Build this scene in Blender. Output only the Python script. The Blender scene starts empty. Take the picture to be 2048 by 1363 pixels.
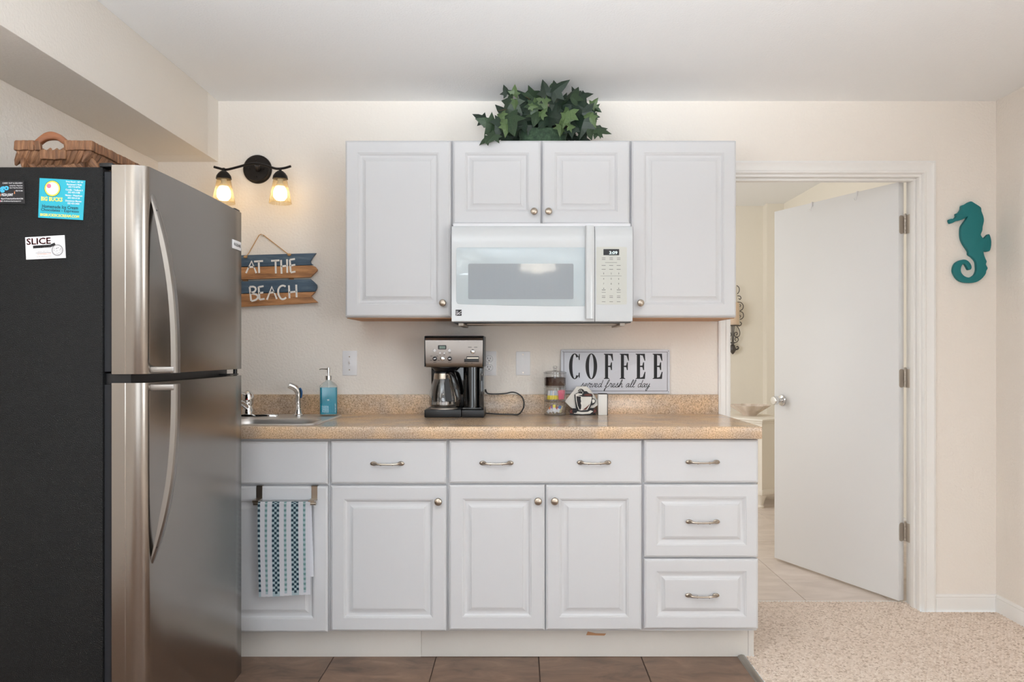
import bpy, bmesh, math, random
from mathutils import Vector, Matrix
random.seed(7)
S = bpy.context.scene
COL = S.collection
PI = math.pi

# ------------------------------------------------------------------ camera, world, lights, exposure
F, CX, CY, EZ = 1527.0, 1042.0, 705.0, 1.22      # focal length and vanishing point in pixels of the 2048x1363 frame, eye height
cam_d = bpy.data.cameras.new('camera')
cam_d.sensor_fit = 'HORIZONTAL'; cam_d.sensor_width = 36.0
cam_d.lens = F / 2048.0 * 36.0
cam_d.shift_x = (1024.0 - CX) / 2048.0
cam_d.shift_y = (CY - 681.5) / 2048.0
cam_d.clip_start = 0.05
cam = bpy.data.objects.new('camera', cam_d); COL.objects.link(cam)
cam.location = (0, 0, EZ); cam.rotation_euler = (PI / 2, 0, 0)
S.camera = cam

S.view_settings.view_transform = 'Standard'
S.view_settings.look = 'None'
S.view_settings.gamma = 1.0
S.view_settings.use_curve_mapping = False
S.view_settings.exposure = -0.12
S.cycles.max_bounces = 14
S.cycles.diffuse_bounces = 7
S.cycles.glossy_bounces = 6
S.cycles.transmission_bounces = 10
S.cycles.transparent_max_bounces = 16
S.cycles.caustics_reflective = False
S.cycles.caustics_refractive = False

w = bpy.data.worlds.new('daylight'); S.world = w; w.use_nodes = True
w.node_tree.nodes['Background'].inputs[0].default_value = (0.86, 0.93, 1.0, 1)
w.node_tree.nodes['Background'].inputs[1].default_value = 1.0


def area(name, loc, rot, sx, sy, power, col):
    d = bpy.data.lights.new(name, 'AREA'); d.shape = 'RECTANGLE'; d.size = sx; d.size_y = sy
    d.energy = power; d.color = col
    o = bpy.data.objects.new(name, d); COL.objects.link(o); o.location = loc; o.rotation_euler = rot
    return o


# daylight through the big window behind the camera, and through the far room's own window
area('window_daylight', (-0.2, -2.66, 1.0), (PI / 2, 0, 0), 1.9, 1.3, 27, (0.90, 0.96, 1.0))
area('side_window_daylight', (2.28, -1.0, 1.35), (PI / 2, 0, PI / 2), 1.7, 1.3, 62, (0.88, 0.95, 1.0))
# two unseen fill lamps added behind the viewpoint to brighten the ceiling
area('added_bounce_fill', (-1.0, -0.1, 1.42), (PI, 0, 0), 1.0, 1.0, 62, (0.82, 0.92, 1.0))
fl_ = area('added_aimed_fill', (0.1, -0.6, 1.50), (PI / 2 + 0.56, 0, 0), 2.2, 0.3, 34, (0.86, 0.94, 1.0))
fl_.data.spread = 0.92
area('bedroom_daylight', (-1.3, 5.2, 1.5), (PI / 2, 0, -PI / 2 + 0.85), 1.6, 1.5, 66, (0.90, 0.95, 1.0))


# ------------------------------------------------------------------ helpers
def lin(c):
    c /= 255.0
    return c / 12.92 if c <= 0.04045 else ((c + 0.055) / 1.055) ** 2.4


def rgb(r, g, b):
    return (lin(r), lin(g), lin(b), 1.0)


def W(px, py, Y):
    return Vector(((px - CX) / F * Y, Y, EZ - (py - CY) / F * Y))


def XX(px, Y):
    return (px - CX) / F * Y


def ZZ(py, Y):
    return EZ - (py - CY) / F * Y


def mat(name, color, rough=0.5, metal=0.0, bump=0.0, bscale=200.0, bdetail=2.0, spec=0.5, var=0.0, vscale=6.0,
        trans=0.0, ior=1.45, emit=None, estr=0.0, coat=0.0, stretch=None, sheen=0.0, rvar=0.0):
    m = bpy.data.materials.new(name); m.use_nodes = True
    nt = m.node_tree; b = nt.nodes['Principled BSDF']
    b.inputs['Base Color'].default_value = color
    b.inputs['Roughness'].default_value = rough
    b.inputs['Metallic'].default_value = metal
    b.inputs['Specular IOR Level'].default_value = spec
    b.inputs['Transmission Weight'].default_value = trans
    b.inputs['IOR'].default_value = ior
    b.inputs['Coat Weight'].default_value = coat
    b.inputs['Sheen Weight'].default_value = sheen
    if emit:
        b.inputs['Emission Color'].default_value = emit
        b.inputs['Emission Strength'].default_value = estr
    if bump or var or rvar:
        tc = nt.nodes.new('ShaderNodeTexCoord')
        src = tc.outputs['Object']
        if stretch:
            mp = nt.nodes.new('ShaderNodeMapping'); mp.inputs['Scale'].default_value = stretch
            nt.links.new(src, mp.inputs[0]); src = mp.outputs[0]
    if bump:
        n = nt.nodes.new('ShaderNodeTexNoise'); n.inputs['Scale'].default_value = bscale; n.inputs['Detail'].default_value = bdetail
        nt.links.new(src, n.inputs['Vector'])
        bp = nt.nodes.new('ShaderNodeBump'); bp.inputs['Strength'].default_value = bump; bp.inputs['Distance'].default_value = 0.004
        nt.links.new(n.outputs['Fac'], bp.inputs['Height']); nt.links.new(bp.outputs[0], b.inputs['Normal'])
    if var:
        n = nt.nodes.new('ShaderNodeTexNoise'); n.inputs['Scale'].default_value = vscale; n.inputs['Detail'].default_value = 5
        nt.links.new(src, n.inputs['Vector'])
        mx = nt.nodes.new('ShaderNodeMix'); mx.data_type = 'RGBA'; mx.clamp_result = True
        mx.inputs['A'].default_value = tuple(c * (1 - var) for c in color[:3]) + (1,)
        mx.inputs['B'].default_value = tuple(min(1, c * (1 + var)) for c in color[:3]) + (1,)
        nt.links.new(n.outputs['Fac'], mx.inputs['Factor']); nt.links.new(mx.outputs['Result'], b.inputs['Base Color'])
    if rvar:
        n = nt.nodes.new('ShaderNodeTexNoise'); n.inputs['Scale'].default_value = bscale; n.inputs['Detail'].default_value = 3
        nt.links.new(src, n.inputs['Vector'])
        mr = nt.nodes.new('ShaderNodeMapRange'); mr.inputs['To Min'].default_value = rough - rvar; mr.inputs['To Max'].default_value = rough + rvar
        nt.links.new(n.outputs['Fac'], mr.inputs['Value']); nt.links.new(mr.outputs[0], b.inputs['Roughness'])
    return m


def ramp_mat(name, stops, scale, rough, detail=6, bump=0.0, stretch=None, rnd=0.0, spec=0.5, nrough=0.6, distort=0.0, bumpdist=0.002):
    """noise through a colour ramp; stops = [(pos, rgb)]"""
    m = bpy.data.materials.new(name); m.use_nodes = True; nt = m.node_tree; b = nt.nodes['Principled BSDF']
    b.inputs['Roughness'].default_value = rough; b.inputs['Specular IOR Level'].default_value = spec
    tc = nt.nodes.new('ShaderNodeTexCoord'); src = tc.outputs['Object']
    if stretch:
        mp = nt.nodes.new('ShaderNodeMapping'); mp.inputs['Scale'].default_value = stretch
        nt.links.new(src, mp.inputs[0]); src = mp.outputs[0]
    if rnd:
        oi = nt.nodes.new('ShaderNodeObjectInfo'); va = nt.nodes.new('ShaderNodeVectorMath'); va.operation = 'ADD'
        ms = nt.nodes.new('ShaderNodeMath'); ms.operation = 'MULTIPLY'; ms.inputs[1].default_value = 37.0
        nt.links.new(oi.outputs['Random'], ms.inputs[0]); nt.links.new(src, va.inputs[0]); nt.links.new(ms.outputs[0], va.inputs[1]); src = va.outputs[0]
    n = nt.nodes.new('ShaderNodeTexNoise'); n.inputs['Scale'].default_value = scale; n.inputs['Detail'].default_value = detail
    n.inputs['Roughness'].default_value = nrough; n.inputs['Distortion'].default_value = distort
    nt.links.new(src, n.inputs['Vector'])
    r = nt.nodes.new('ShaderNodeValToRGB'); e = r.color_ramp.elements
    while len(e) < len(stops): e.new(0.5)
    for k, (p, c) in enumerate(stops): e[k].position = p; e[k].color = c
    nt.links.new(n.outputs['Fac'], r.inputs['Fac']); out = r.outputs['Color']
    if rnd:
        hs = nt.nodes.new('ShaderNodeHueSaturation'); mr = nt.nodes.new('ShaderNodeMapRange')
        mr.inputs['To Min'].default_value = 1 - rnd; mr.inputs['To Max'].default_value = 1 + rnd
        nt.links.new(oi.outputs['Random'], mr.inputs['Value']); nt.links.new(mr.outputs[0], hs.inputs['Value'])
        nt.links.new(out, hs.inputs['Color']); out = hs.outputs['Color']
    nt.links.new(out, b.inputs['Base Color'])
    if bump:
        bp = nt.nodes.new('ShaderNodeBump'); bp.inputs['Strength'].default_value = bump; bp.inputs['Distance'].default_value = bumpdist
        nt.links.new(n.outputs['Fac'], bp.inputs['Height']); nt.links.new(bp.outputs[0], b.inputs['Normal'])
    return m


def thin_glass(name, tint, gloss=0.08, rough=0.03, diffuse=0.0, dcol=(1, 1, 1, 1)):
    m = bpy.data.materials.new(name); m.use_nodes = True; nt = m.node_tree
    for n in list(nt.nodes):
        if n.type != 'OUTPUT_MATERIAL': nt.nodes.remove(n)
    out = [n for n in nt.nodes if n.type == 'OUTPUT_MATERIAL'][0]
    t = nt.nodes.new('ShaderNodeBsdfTransparent'); t.inputs[0].default_value = tint
    g = nt.nodes.new('ShaderNodeBsdfGlossy'); g.inputs['Roughness'].default_value = rough
    lw = nt.nodes.new('ShaderNodeLayerWeight'); lw.inputs['Blend'].default_value = 0.25
    mr = nt.nodes.new('ShaderNodeMapRange'); mr.inputs['To Min'].default_value = gloss; mr.inputs['To Max'].default_value = 0.75
    nt.links.new(lw.outputs['Facing'], mr.inputs['Value'])
    mx = nt.nodes.new('ShaderNodeMixShader'); nt.links.new(mr.outputs[0], mx.inputs[0])
    base = t.outputs[0]
    if diffuse:
        d = nt.nodes.new('ShaderNodeBsdfTranslucent'); d.inputs[0].default_value = dcol
        m2 = nt.nodes.new('ShaderNodeMixShader'); m2.inputs[0].default_value = diffuse
        nt.links.new(t.outputs[0], m2.inputs[1]); nt.links.new(d.outputs[0], m2.inputs[2]); base = m2.outputs[0]
    nt.links.new(base, mx.inputs[1]); nt.links.new(g.outputs[0], mx.inputs[2]); nt.links.new(mx.outputs[0], out.inputs['Surface'])
    return m


class MB:
    def __init__(s): s.bm = bmesh.new()

    def _merge(s, t):
        me = bpy.data.meshes.new('tmp'); t.to_mesh(me); t.free(); s.bm.from_mesh(me); bpy.data.meshes.remove(me); return s

    def box(s, x0, x1, y0, y1, z0, z1, bev=0.0, seg=2):
        t = bmesh.new(); bmesh.ops.create_cube(t, size=1.0)
        for v in t.verts:
            v.co = Vector(((x0 + x1) / 2 + v.co.x * (x1 - x0), (y0 + y1) / 2 + v.co.y * (y1 - y0), (z0 + z1) / 2 + v.co.z * (z1 - z0)))
        if bev: bmesh.ops.bevel(t, geom=t.edges[:], offset=bev, segments=seg, affect='EDGES', profile=0.5)
        return s._merge(t)

    def prism(s, poly, a0, a1, plane='xz', bev=0.0):
        """polygon extruded: plane xz along y, xy along z, yz along x"""
        t = bmesh.new()
        f = {'xz': lambda p, a: (p[0], a, p[1]), 'xy': lambda p, a: (p[0], p[1], a), 'yz': lambda p, a: (a, p[0], p[1])}[plane]
        A = [t.verts.new(f(p, a0)) for p in poly]; B = [t.verts.new(f(p, a1)) for p in poly]
        n = len(poly)
        fa = t.faces.new(A); t.faces.new(B[::-1])
        for i in range(n): t.faces.new((A[i], B[i], B[(i + 1) % n], A[(i + 1) % n]))
        bmesh.ops.recalc_face_normals(t, faces=t.faces[:])
        if bev:
            es = [e for e in t.edges if (all(v in A for v in e.verts))]
            bmesh.ops.bevel(t, geom=es, offset=bev, segments=2, affect='EDGES', profile=0.5)
        return s._merge(t)

    def lathe(s, prof, c, axis='Z', seg=24, sx=1.0, sy=1.0, cap=True, wob=None):
        t = bmesh.new(); rings = []
        for (r, h) in prof:
            ring = []
            for k in range(seg):
                a = 2 * PI * k / seg; rr = r * (wob(a, h) if wob else 1)
                x, y = math.cos(a) * rr * sx, math.sin(a) * rr * sy
                p = {'Z': (x, y, h), 'Y': (x, h, y), 'X': (h, x, y)}[axis]
                ring.append(t.verts.new((c[0] + p[0], c[1] + p[1], c[2] + p[2])))
            rings.append(ring)
        for a, b in zip(rings, rings[1:]):
            for k in range(seg): t.faces.new((a[k], a[(k + 1) % seg], b[(k + 1) % seg], b[k]))
        if cap:
            for r in (rings[0], rings[-1]):
                try: t.faces.new(r)
                except ValueError: pass
        bmesh.ops.remove_doubles(t, verts=t.verts[:], dist=1e-6)
        bmesh.ops.recalc_face_normals(t, faces=t.faces[:])
        return s._merge(t)

    def tube(s, pts, r, seg=8, closed=False, flat=1.0, up=None):
        pts = [Vector(p) for p in pts]; n = len(pts)
        rad = r if isinstance(r, (list, tuple)) else [r] * n
        t = bmesh.new(); rings = []; prev = None
        for i in range(n):
            a = pts[(i - 1) % n] if (closed or i > 0) else pts[i]
            b = pts[(i + 1) % n] if (closed or i < n - 1) else pts[i]
            d = (b - a)
            if d.length < 1e-9: d = Vector((0, 0, 1))
            d.normalize()
            if prev is None:
                u = Vector(up) if up else (Vector((0, 0, 1)) if abs(d.z) < 0.9 else Vector((1, 0, 0)))
            else: u = prev
            u = u - d * u.dot(d); u.normalize(); prev = u; v = d.cross(u)
            rings.append([t.verts.new(pts[i] + (u * math.cos(2 * PI * k / seg) * flat + v * math.sin(2 * PI * k / seg)) * rad[i]) for k in range(seg)])
        pr = list(zip(rings, rings[1:])) + ([(rings[-1], rings[0])] if closed else [])
        for a, b in pr:
            for k in range(seg): t.faces.new((a[k], a[(k + 1) % seg], b[(k + 1) % seg], b[k]))
        if not closed:
            t.faces.new(rings[0]); t.faces.new(rings[-1])
        bmesh.ops.recalc_face_normals(t, faces=t.faces[:])
        return s._merge(t)

    def sphere(s, c, rx, ry=None, rz=None, seg=16):
        t = bmesh.new(); bmesh.ops.create_uvsphere(t, u_segments=seg, v_segments=max(6, seg // 2 + 2), radius=1.0)
        ry = ry or rx; rz = rz or rx
        for v in t.verts: v.co = Vector((c[0] + v.co.x * rx, c[1] + v.co.y * ry, c[2] + v.co.z * rz))
        return s._merge(t)

    def loft(s, rings, closed=True, caps=(True, True)):
        t = bmesh.new(); R = [[t.verts.new(p) for p in r] for r in rings]; n = len(R[0])
        for a, b in zip(R, R[1:]):
            for k in range(n if closed else n - 1): t.faces.new((a[k], a[(k + 1) % n], b[(k + 1) % n], b[k]))
        if closed and caps[0]: t.faces.new(R[0])
        if closed and caps[1]: t.faces.new(R[-1])
        bmesh.ops.recalc_face_normals(t, faces=t.faces[:])
        return s._merge(t)

    def panel(s, x0, x1, z0, z1, yb, yf, prof):
        """door blank facing -Y: rectangular rings (inset, recess) from the back face to the field"""
        rect = lambda i, y: [(x0 + i, y, z0 + i), (x1 - i, y, z0 + i), (x1 - i, y, z1 - i), (x0 + i, y, z1 - i)]
        return s.loft([rect(0, yb)] + [rect(i, yf + d) for i, d in prof])

    def ribbon(s, pts, wd, y, th=0.0006, taper=None):
        """flat painted stroke in the XZ plane, a hair proud of y (towards -Y)"""
        P = [Vector((p[0], p[1])) for p in pts]; L = []; R = []
        for i, p in enumerate(P):
            a = P[max(0, i - 1)]; b = P[min(len(P) - 1, i + 1)]; d = b - a
            if d.length < 1e-9: d = Vector((1, 0))
            d.normalize(); nrm = Vector((-d.y, d.x)); k = wd * (taper[i] if taper else 1)
            L.append(p + nrm * k); R.append(p - nrm * k)
        s.loft([[(a.x, y, a.y), (b.x, y, b.y), (b.x, y - th, b.y), (a.x, y - th, a.y)] for a, b in zip(L, R)])
        return s

    def xform(s, M): bmesh.ops.transform(s.bm, matrix=M, verts=s.bm.verts[:]); return s

    def build(s, name, m, parent=None, ang=35, mats=None):
        me = bpy.data.meshes.new(name)
        off = parent['_w'] if (parent is not None and '_w' in parent.keys()) else None
        if off is not None: bmesh.ops.translate(s.bm, vec=-Vector(off), verts=s.bm.verts[:])
        s.bm.to_mesh(me); s.bm.free()
        for mm in (mats or [m]): me.materials.append(mm)
        me.polygons.foreach_set('use_smooth', [True] * len(me.polygons))
        me.set_sharp_from_angle(angle=math.radians(ang))
        o = bpy.data.objects.new(name, me); COL.objects.link(o)
        if parent is not None:
            o.parent = parent
            if off is not None: o['_w'] = off
        return o


def thing(name, label, cat, loc=(0, 0, 0), group=None):
    o = bpy.data.objects.new(name, None); COL.objects.link(o); o.location = loc; o.empty_display_size = 0.05
    o['_w'] = tuple(loc); o['label'] = label; o['category'] = cat
    if group: o['group'] = group
    return o


def tag(o, label, cat, group=None, kind=None):
    o['label'] = label; o['category'] = cat
    if group: o['group'] = group
    if kind: o['kind'] = kind
    return o


def struct(o): o['kind'] = 'structure'; return o


def copy_to(o, loc, parent=None, label=None, rot=None, scale=None):
    c = o.copy(); COL.objects.link(c); c.location = loc
    if parent is not None: c.parent = parent
    if label: c['label'] = label
    if rot is not None: c.rotation_euler = rot
    if scale is not None: c.scale = scale
    return c


def copy_tree(root, loc, label):
    """a copy of a thing with copies of its parts and sub-parts"""
    r = root.copy(); COL.objects.link(r); r.location = loc; r['label'] = label
    for ch in list(root.children):
        c = ch.copy(); COL.objects.link(c); c.parent = r
        for g in list(ch.children):
            d = g.copy(); COL.objects.link(d); d.parent = c
    return r


def catmull(pts, n=8, closed=False):
    P = [Vector(p) for p in pts]; out = []; N = len(P)
    for i in range(N if closed else N - 1):
        p0 = P[(i - 1) % N] if closed or i > 0 else P[i]; p1 = P[i]; p2 = P[(i + 1) % N]
        p3 = P[(i + 2) % N] if closed or i + 2 < N else p2
        for k in range(n):
            t = k / n
            out.append(0.5 * ((2 * p1) + (p2 - p0) * t + (2 * p0 - 5 * p1 + 4 * p2 - p3) * t * t + (3 * p1 - p0 - 3 * p2 + p3) * t ** 3))
    if not closed: out.append(P[-1])
    return out


def rrect(x0, x1, z0, z1, r, n=5):
    out = []
    for cx, cz, a0 in ((x1 - r, z0 + r, -PI / 2), (x1 - r, z1 - r, 0), (x0 + r, z1 - r, PI / 2), (x0 + r, z0 + r, PI)):
        for k in range(n + 1):
            a = a0 + PI / 2 * k / n; out.append((cx + math.cos(a) * r, cz + math.sin(a) * r))
    return out


def ellipse(cx, cz, rx, rz, n=24, a0=0.0, a1=2 * PI):
    return [(cx + math.cos(a0 + (a1 - a0) * k / n) * rx, cz + math.sin(a0 + (a1 - a0) * k / n) * rz) for k in range(n)]


_tc = {}


def text_polys(s, bold=0.0):
    """flat glyph mesh of a string in Blender's built-in font -> (verts, faces)"""
    if (s, bold) in _tc: return _tc[(s, bold)]
    cu = bpy.data.curves.new('glyphs', 'FONT'); cu.body = s; cu.size = 1.0; cu.resolution_u = 2; cu.offset = bold; cu.fill_mode = 'FRONT'
    o = bpy.data.objects.new('glyphs', cu); COL.objects.link(o)
    dg = bpy.context.evaluated_depsgraph_get(); dg.update()
    me = bpy.data.meshes.new_from_object(o.evaluated_get(dg))
    r = ([(v.co.x, v.co.y) for v in me.vertices], [tuple(p.vertices) for p in me.polygons])
    bpy.data.objects.remove(o); bpy.data.curves.remove(cu); bpy.data.meshes.remove(me)
    _tc[(s, bold)] = r; return r


def put_text(mb, s, x0, x1, z0, z1, y, bold=0.0, ang=0.0, piv=None, axis='-Y', fit=True):
    """print a string into the rectangle x0..x1, z0..z1 on the plane facing -Y at y (or facing +X at x=y)"""
    V, Fc = text_polys(s, bold)
    if not V: return
    a0 = min(v[0] for v in V); a1 = max(v[0] for v in V); b0 = min(v[1] for v in V); b1 = max(v[1] for v in V)
    t = bmesh.new(); vs = []
    ca, sa = math.cos(ang), math.sin(ang)
    for (a, b) in V:
        x = x0 + (a - a0) / (a1 - a0) * (x1 - x0); z = z0 + (b - b0) / (b1 - b0) * (z1 - z0)
        if ang:
            dx, dz = x - piv[0], z - piv[1]; x = piv[0] + dx * ca - dz * sa; z = piv[1] + dx * sa + dz * ca
        vs.append(t.verts.new((x, y, z) if axis == '-Y' else (y, x, z)))
    for f in Fc:
        try: t.faces.new([vs[i] for i in f])
        except ValueError: pass
    mb._merge(t)


# ------------------------------------------------------------------ materials
M = {}
M['wall'] = mat('cream_wall_paint', rgb(237, 230, 222), 0.75, bump=0.6, bscale=95, bdetail=3, spec=0.3)
M['beam'] = mat('beam_paint', rgb(236, 231, 224), 0.75, bump=0.35, bscale=110, bdetail=3, spec=0.3)
M['ceil'] = mat('ceiling_paint', rgb(243, 244, 245), 0.85, bump=0.4, bscale=130, bdetail=3, spec=0.2)
M['trim'] = mat('white_trim_gloss', rgb(236, 234, 231), 0.35, bump=0.05, bscale=40)
M['doorp'] = mat('door_paint', rgb(230, 230, 230), 0.45, bump=0.06, bscale=60)
M['cab'] = mat('white_cabinet_thermofoil', rgb(208, 208, 210), 0.38, bump=0.03, bscale=60, stretch=(1, 1, 0.2))
M['cabin'] = mat('cabinet_wood_edge', rgb(196, 150, 112), 0.6, var=0.12, vscale=20)
M['kick'] = mat('toe_kick_paint', rgb(220, 216, 210), 0.5, bump=0.1, bscale=90, var=0.05, vscale=5)
M['nickel'] = mat('brushed_nickel', rgb(176, 164, 150), 0.28, 1.0)
M['nickel_dark'] = mat('hinge_steel', rgb(196, 186, 174), 0.45, 0.55)
M['chrome'] = mat('chrome', rgb(225, 225, 225), 0.06, 1.0)
M['steel'] = mat('stainless_door', rgb(150, 143, 136), 0.23, 1.0, bump=0.03, bscale=60, stretch=(1, 1, 60), bdetail=4)
M['steel_side'] = mat('stainless_edge', rgb(190, 181, 170), 0.34, 1.0, bump=0.05, bscale=60, stretch=(1, 1, 60), bdetail=4)
M['handle'] = mat('satin_handle', rgb(146, 141, 137), 0.33, 1.0)
M['sink'] = mat('sink_steel', rgb(222, 218, 214), 0.36, 1.0)
M['fblack'] = mat('textured_black_steel', rgb(6, 6, 7), 0.38, bump=0.8, bscale=420, bdetail=3, spec=0.38)
M['black'] = mat('black_plastic', rgb(24, 24, 26), 0.35)
M['blackg'] = mat('gloss_black_plastic', rgb(14, 14, 15), 0.08, coat=0.5)
M['gasket'] = mat('rubber_gasket', rgb(22, 24, 30), 0.6)
M['white_gloss'] = mat('white_gloss_plastic', rgb(210, 213, 215), 0.1, coat=0.3)
M['white_pl'] = mat('white_plate_plastic', rgb(233, 233, 236), 0.3)
M['mw_frame'] = mat('microwave_window_frame', rgb(192, 203, 208), 0.08, coat=0.3)
M['mw_glass'] = mat('microwave_glass', rgb(160, 166, 171), 0.06, coat=0.5)
M['mw_pad'] = mat('keypad_film', rgb(203, 204, 197), 0.35)
M['mw_ink'] = mat('keypad_ink', rgb(120, 120, 118), 0.6)
M['ink'] = mat('dark_ink', rgb(28, 27, 30), 0.6)
M['digit'] = mat('display_digit', rgb(220, 240, 240), 0.5, emit=rgb(215, 240, 240), estr=0.9)
M['lcd'] = mat('lcd_grey_green', rgb(104, 122, 112), 0.3)
M['bronze'] = mat('oil_rubbed_bronze', rgb(40, 36, 34), 0.4, 0.6)
M['bulb'] = mat('lit_bulb', rgb(255, 240, 210), 0.5, emit=(1.0, 0.76, 0.46, 1), estr=12.0)
M['shade'] = thin_glass('ribbed_amber_glass', (0.90, 0.80, 0.60, 1), 0.06, 0.15, 0.10, (0.9, 0.72, 0.45, 1))
M['glass'] = thin_glass('clear_glass', (0.95, 0.955, 0.955, 1), 0.05, 0.03)
M['glass_c'] = thin_glass('carafe_glass', (0.84, 0.84, 0.84, 1), 0.12, 0.04)
M['bottle'] = thin_glass('soap_bottle_glass', (0.93, 0.97, 0.98, 1), 0.05, 0.04)
def liquid_mat():
    m = bpy.data.materials.new('blue_soap_liquid'); m.use_nodes = True; nt = m.node_tree; b = nt.nodes['Principled BSDF']
    b.inputs['Base Color'].default_value = (0.012, 0.40, 0.54, 1); b.inputs['Roughness'].default_value = 0.2
    t = nt.nodes.new('ShaderNodeBsdfTransparent'); t.inputs[0].default_value = (0.10, 0.66, 0.80, 1)
    mx = nt.nodes.new('ShaderNodeMixShader'); mx.inputs[0].default_value = 0.74
    nt.links.new(t.outputs[0], mx.inputs[1]); nt.links.new(b.outputs[0], mx.inputs[2])
    nt.links.new(mx.outputs[0], nt.nodes['Material Output'].inputs['Surface'])
    return m
M['soap'] = liquid_mat()
M['blue'] = mat('blue_lever', rgb(40, 90, 140), 0.4)
M['red'] = mat('red_dot', rgb(170, 30, 35), 0.4)
M['teal'] = mat('teal_paint', rgb(22, 116, 120), 0.55, bump=0.05, bscale=120)
M['navy'] = ramp_mat('navy_stained_board', [(0.3, rgb(52, 70, 88)), (0.55, rgb(74, 94, 112)), (0.75, rgb(104, 120, 132))], 9, 0.7, stretch=(0.8, 6, 6), bump=0.3)
M['oak'] = ramp_mat('worn_brown_board', [(0.25, rgb(104, 70, 48)), (0.5, rgb(178, 126, 82)), (0.75, rgb(205, 155, 108))], 8, 0.7, stretch=(0.8, 6, 6), bump=0.3)
M['paint_w'] = mat('white_brush_paint', rgb(238, 234, 228), 0.6)
M['rope'] = mat('jute_rope', rgb(190, 150, 105), 0.9, var=0.35, vscale=260)
M['tin'] = mat('enamel_white_sign', rgb(212, 214, 222), 0.28)
M['basket'] = ramp_mat('water_hyacinth_strand', [(0.25, rgb(70, 44, 30)), (0.5, rgb(126, 86, 58)), (0.78, rgb(168, 124, 88))], 150, 0.65, rnd=0.2, bump=0.8, stretch=(1, 1, 0.10))
M['wood_h'] = ramp_mat('bent_wood_handle', [(0.3, rgb(124, 76, 50)), (0.7, rgb(152, 98, 66))], 12, 0.5, stretch=(1, 5, 5))
M['counter'] = None
M['tile_k'] = ramp_mat('brown_slate_tile', [(0.25, rgb(84, 64, 53)), (0.45, rgb(120, 96, 80)), (0.6, rgb(136, 108, 90)), (0.78, rgb(162, 134, 112))], 5.5, 0.42, detail=9, rnd=0.06, stretch=(1, 2.2, 1), bump=0.15, distort=0.8)
M['tile_b'] = ramp_mat('pale_stone_tile', [(0.25, rgb(204, 190, 178)), (0.55, rgb(222, 208, 197)), (0.8, rgb(232, 220, 210))], 5, 0.4, detail=8, rnd=0.03, stretch=(1, 2, 1), distort=0.6)
M['grout_k'] = mat('dark_grout', rgb(82, 66, 58), 0.9)
M['grout_b'] = mat('pale_grout', rgb(172, 156, 144), 0.9)
M['strip'] = mat('aluminium_strip', rgb(170, 166, 160), 0.35, 1.0)
M['cream_f'] = mat('ivory_furniture_paint', rgb(240, 233, 220), 0.5)
M['iron'] = mat('pewter_iron', rgb(92, 88, 86), 0.45, 0.7)
M['candle'] = mat('peach_wax', rgb(232, 208, 184), 0.6)
M['bowl'] = mat('amber_art_glass', rgb(242, 222, 208), 0.12, var=0.2, vscale=18, trans=0.15)
M['pot'] = ramp_mat('mossy_green_pot', [(0.35, rgb(38, 58, 42)), (0.6, rgb(62, 86, 62)), (0.75, rgb(84, 104, 78))], 60, 0.8, bump=0.5)
M['stem'] = mat('ivy_stem', rgb(84, 70, 48), 0.7)
M['grounds'] = mat('coffee_grounds', rgb(66, 38, 26), 0.95, bump=0.9, bscale=400, var=0.3, vscale=300)
M['napkin'] = mat('white_paper_napkin', rgb(232, 228, 220), 0.85, bump=0.2, bscale=160)
M['cup_w'] = mat('white_cutout_metal', rgb(232, 228, 220), 0.4)
M['cup_b'] = mat('brown_enamel', rgb(104, 46, 30), 0.4)
M['boxw'] = mat('white_card', rgb(240, 238, 233), 0.6)
M['card_teal'] = mat('teal_print', rgb(38, 168, 190), 0.35)
M['card_white'] = mat('white_print', rgb(228, 226, 228), 0.35)
M['card_black'] = mat('black_print', rgb(28, 27, 30), 0.35)
M['p_yellow'] = mat('yellow_print', rgb(238, 220, 90), 0.5)
M['p_pink'] = mat('pink_print', rgb(236, 110, 140), 0.5)
M['p_red'] = mat('red_print', rgb(190, 48, 50), 0.5)
M['p_orange'] = mat('orange_print', rgb(228, 140, 90), 0.5)
M['p_blue'] = mat('blue_print', rgb(90, 130, 190), 0.5)
M['p_cyan'] = mat('cyan_print', rgb(70, 180, 225), 0.5)
M['p_lilac'] = mat('lilac_print', rgb(160, 120, 180), 0.5)
M['p_cream'] = mat('cream_print', rgb(242, 234, 190), 0.5)
M['tow_w'] = mat('towel_white', rgb(250, 250, 254), 0.95, bump=0.3, bscale=500)
M['tow_n'] = mat('towel_navy', rgb(62, 88, 104), 0.95, bump=0.3, bscale=500)
M['tow_m'] = mat('towel_mint', rgb(140, 182, 180), 0.95, bump=0.3, bscale=500)
M['tow_l'] = mat('towel_pale_mint', rgb(208, 226, 230), 0.95, bump=0.3, bscale=500)
M['leafs'] = [ramp_mat('ivy_leaf_dark', [(0.35, rgb(24, 38, 30)), (0.65, rgb(40, 58, 42))], 30, 0.5, rnd=0.2),
              ramp_mat('ivy_leaf_mid', [(0.35, rgb(34, 52, 34)), (0.65, rgb(56, 78, 50))], 30, 0.5, rnd=0.2),
              ramp_mat('ivy_leaf_light', [(0.35, rgb(62, 84, 50)), (0.65, rgb(92, 112, 68))], 30, 0.5, rnd=0.15)]


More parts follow.
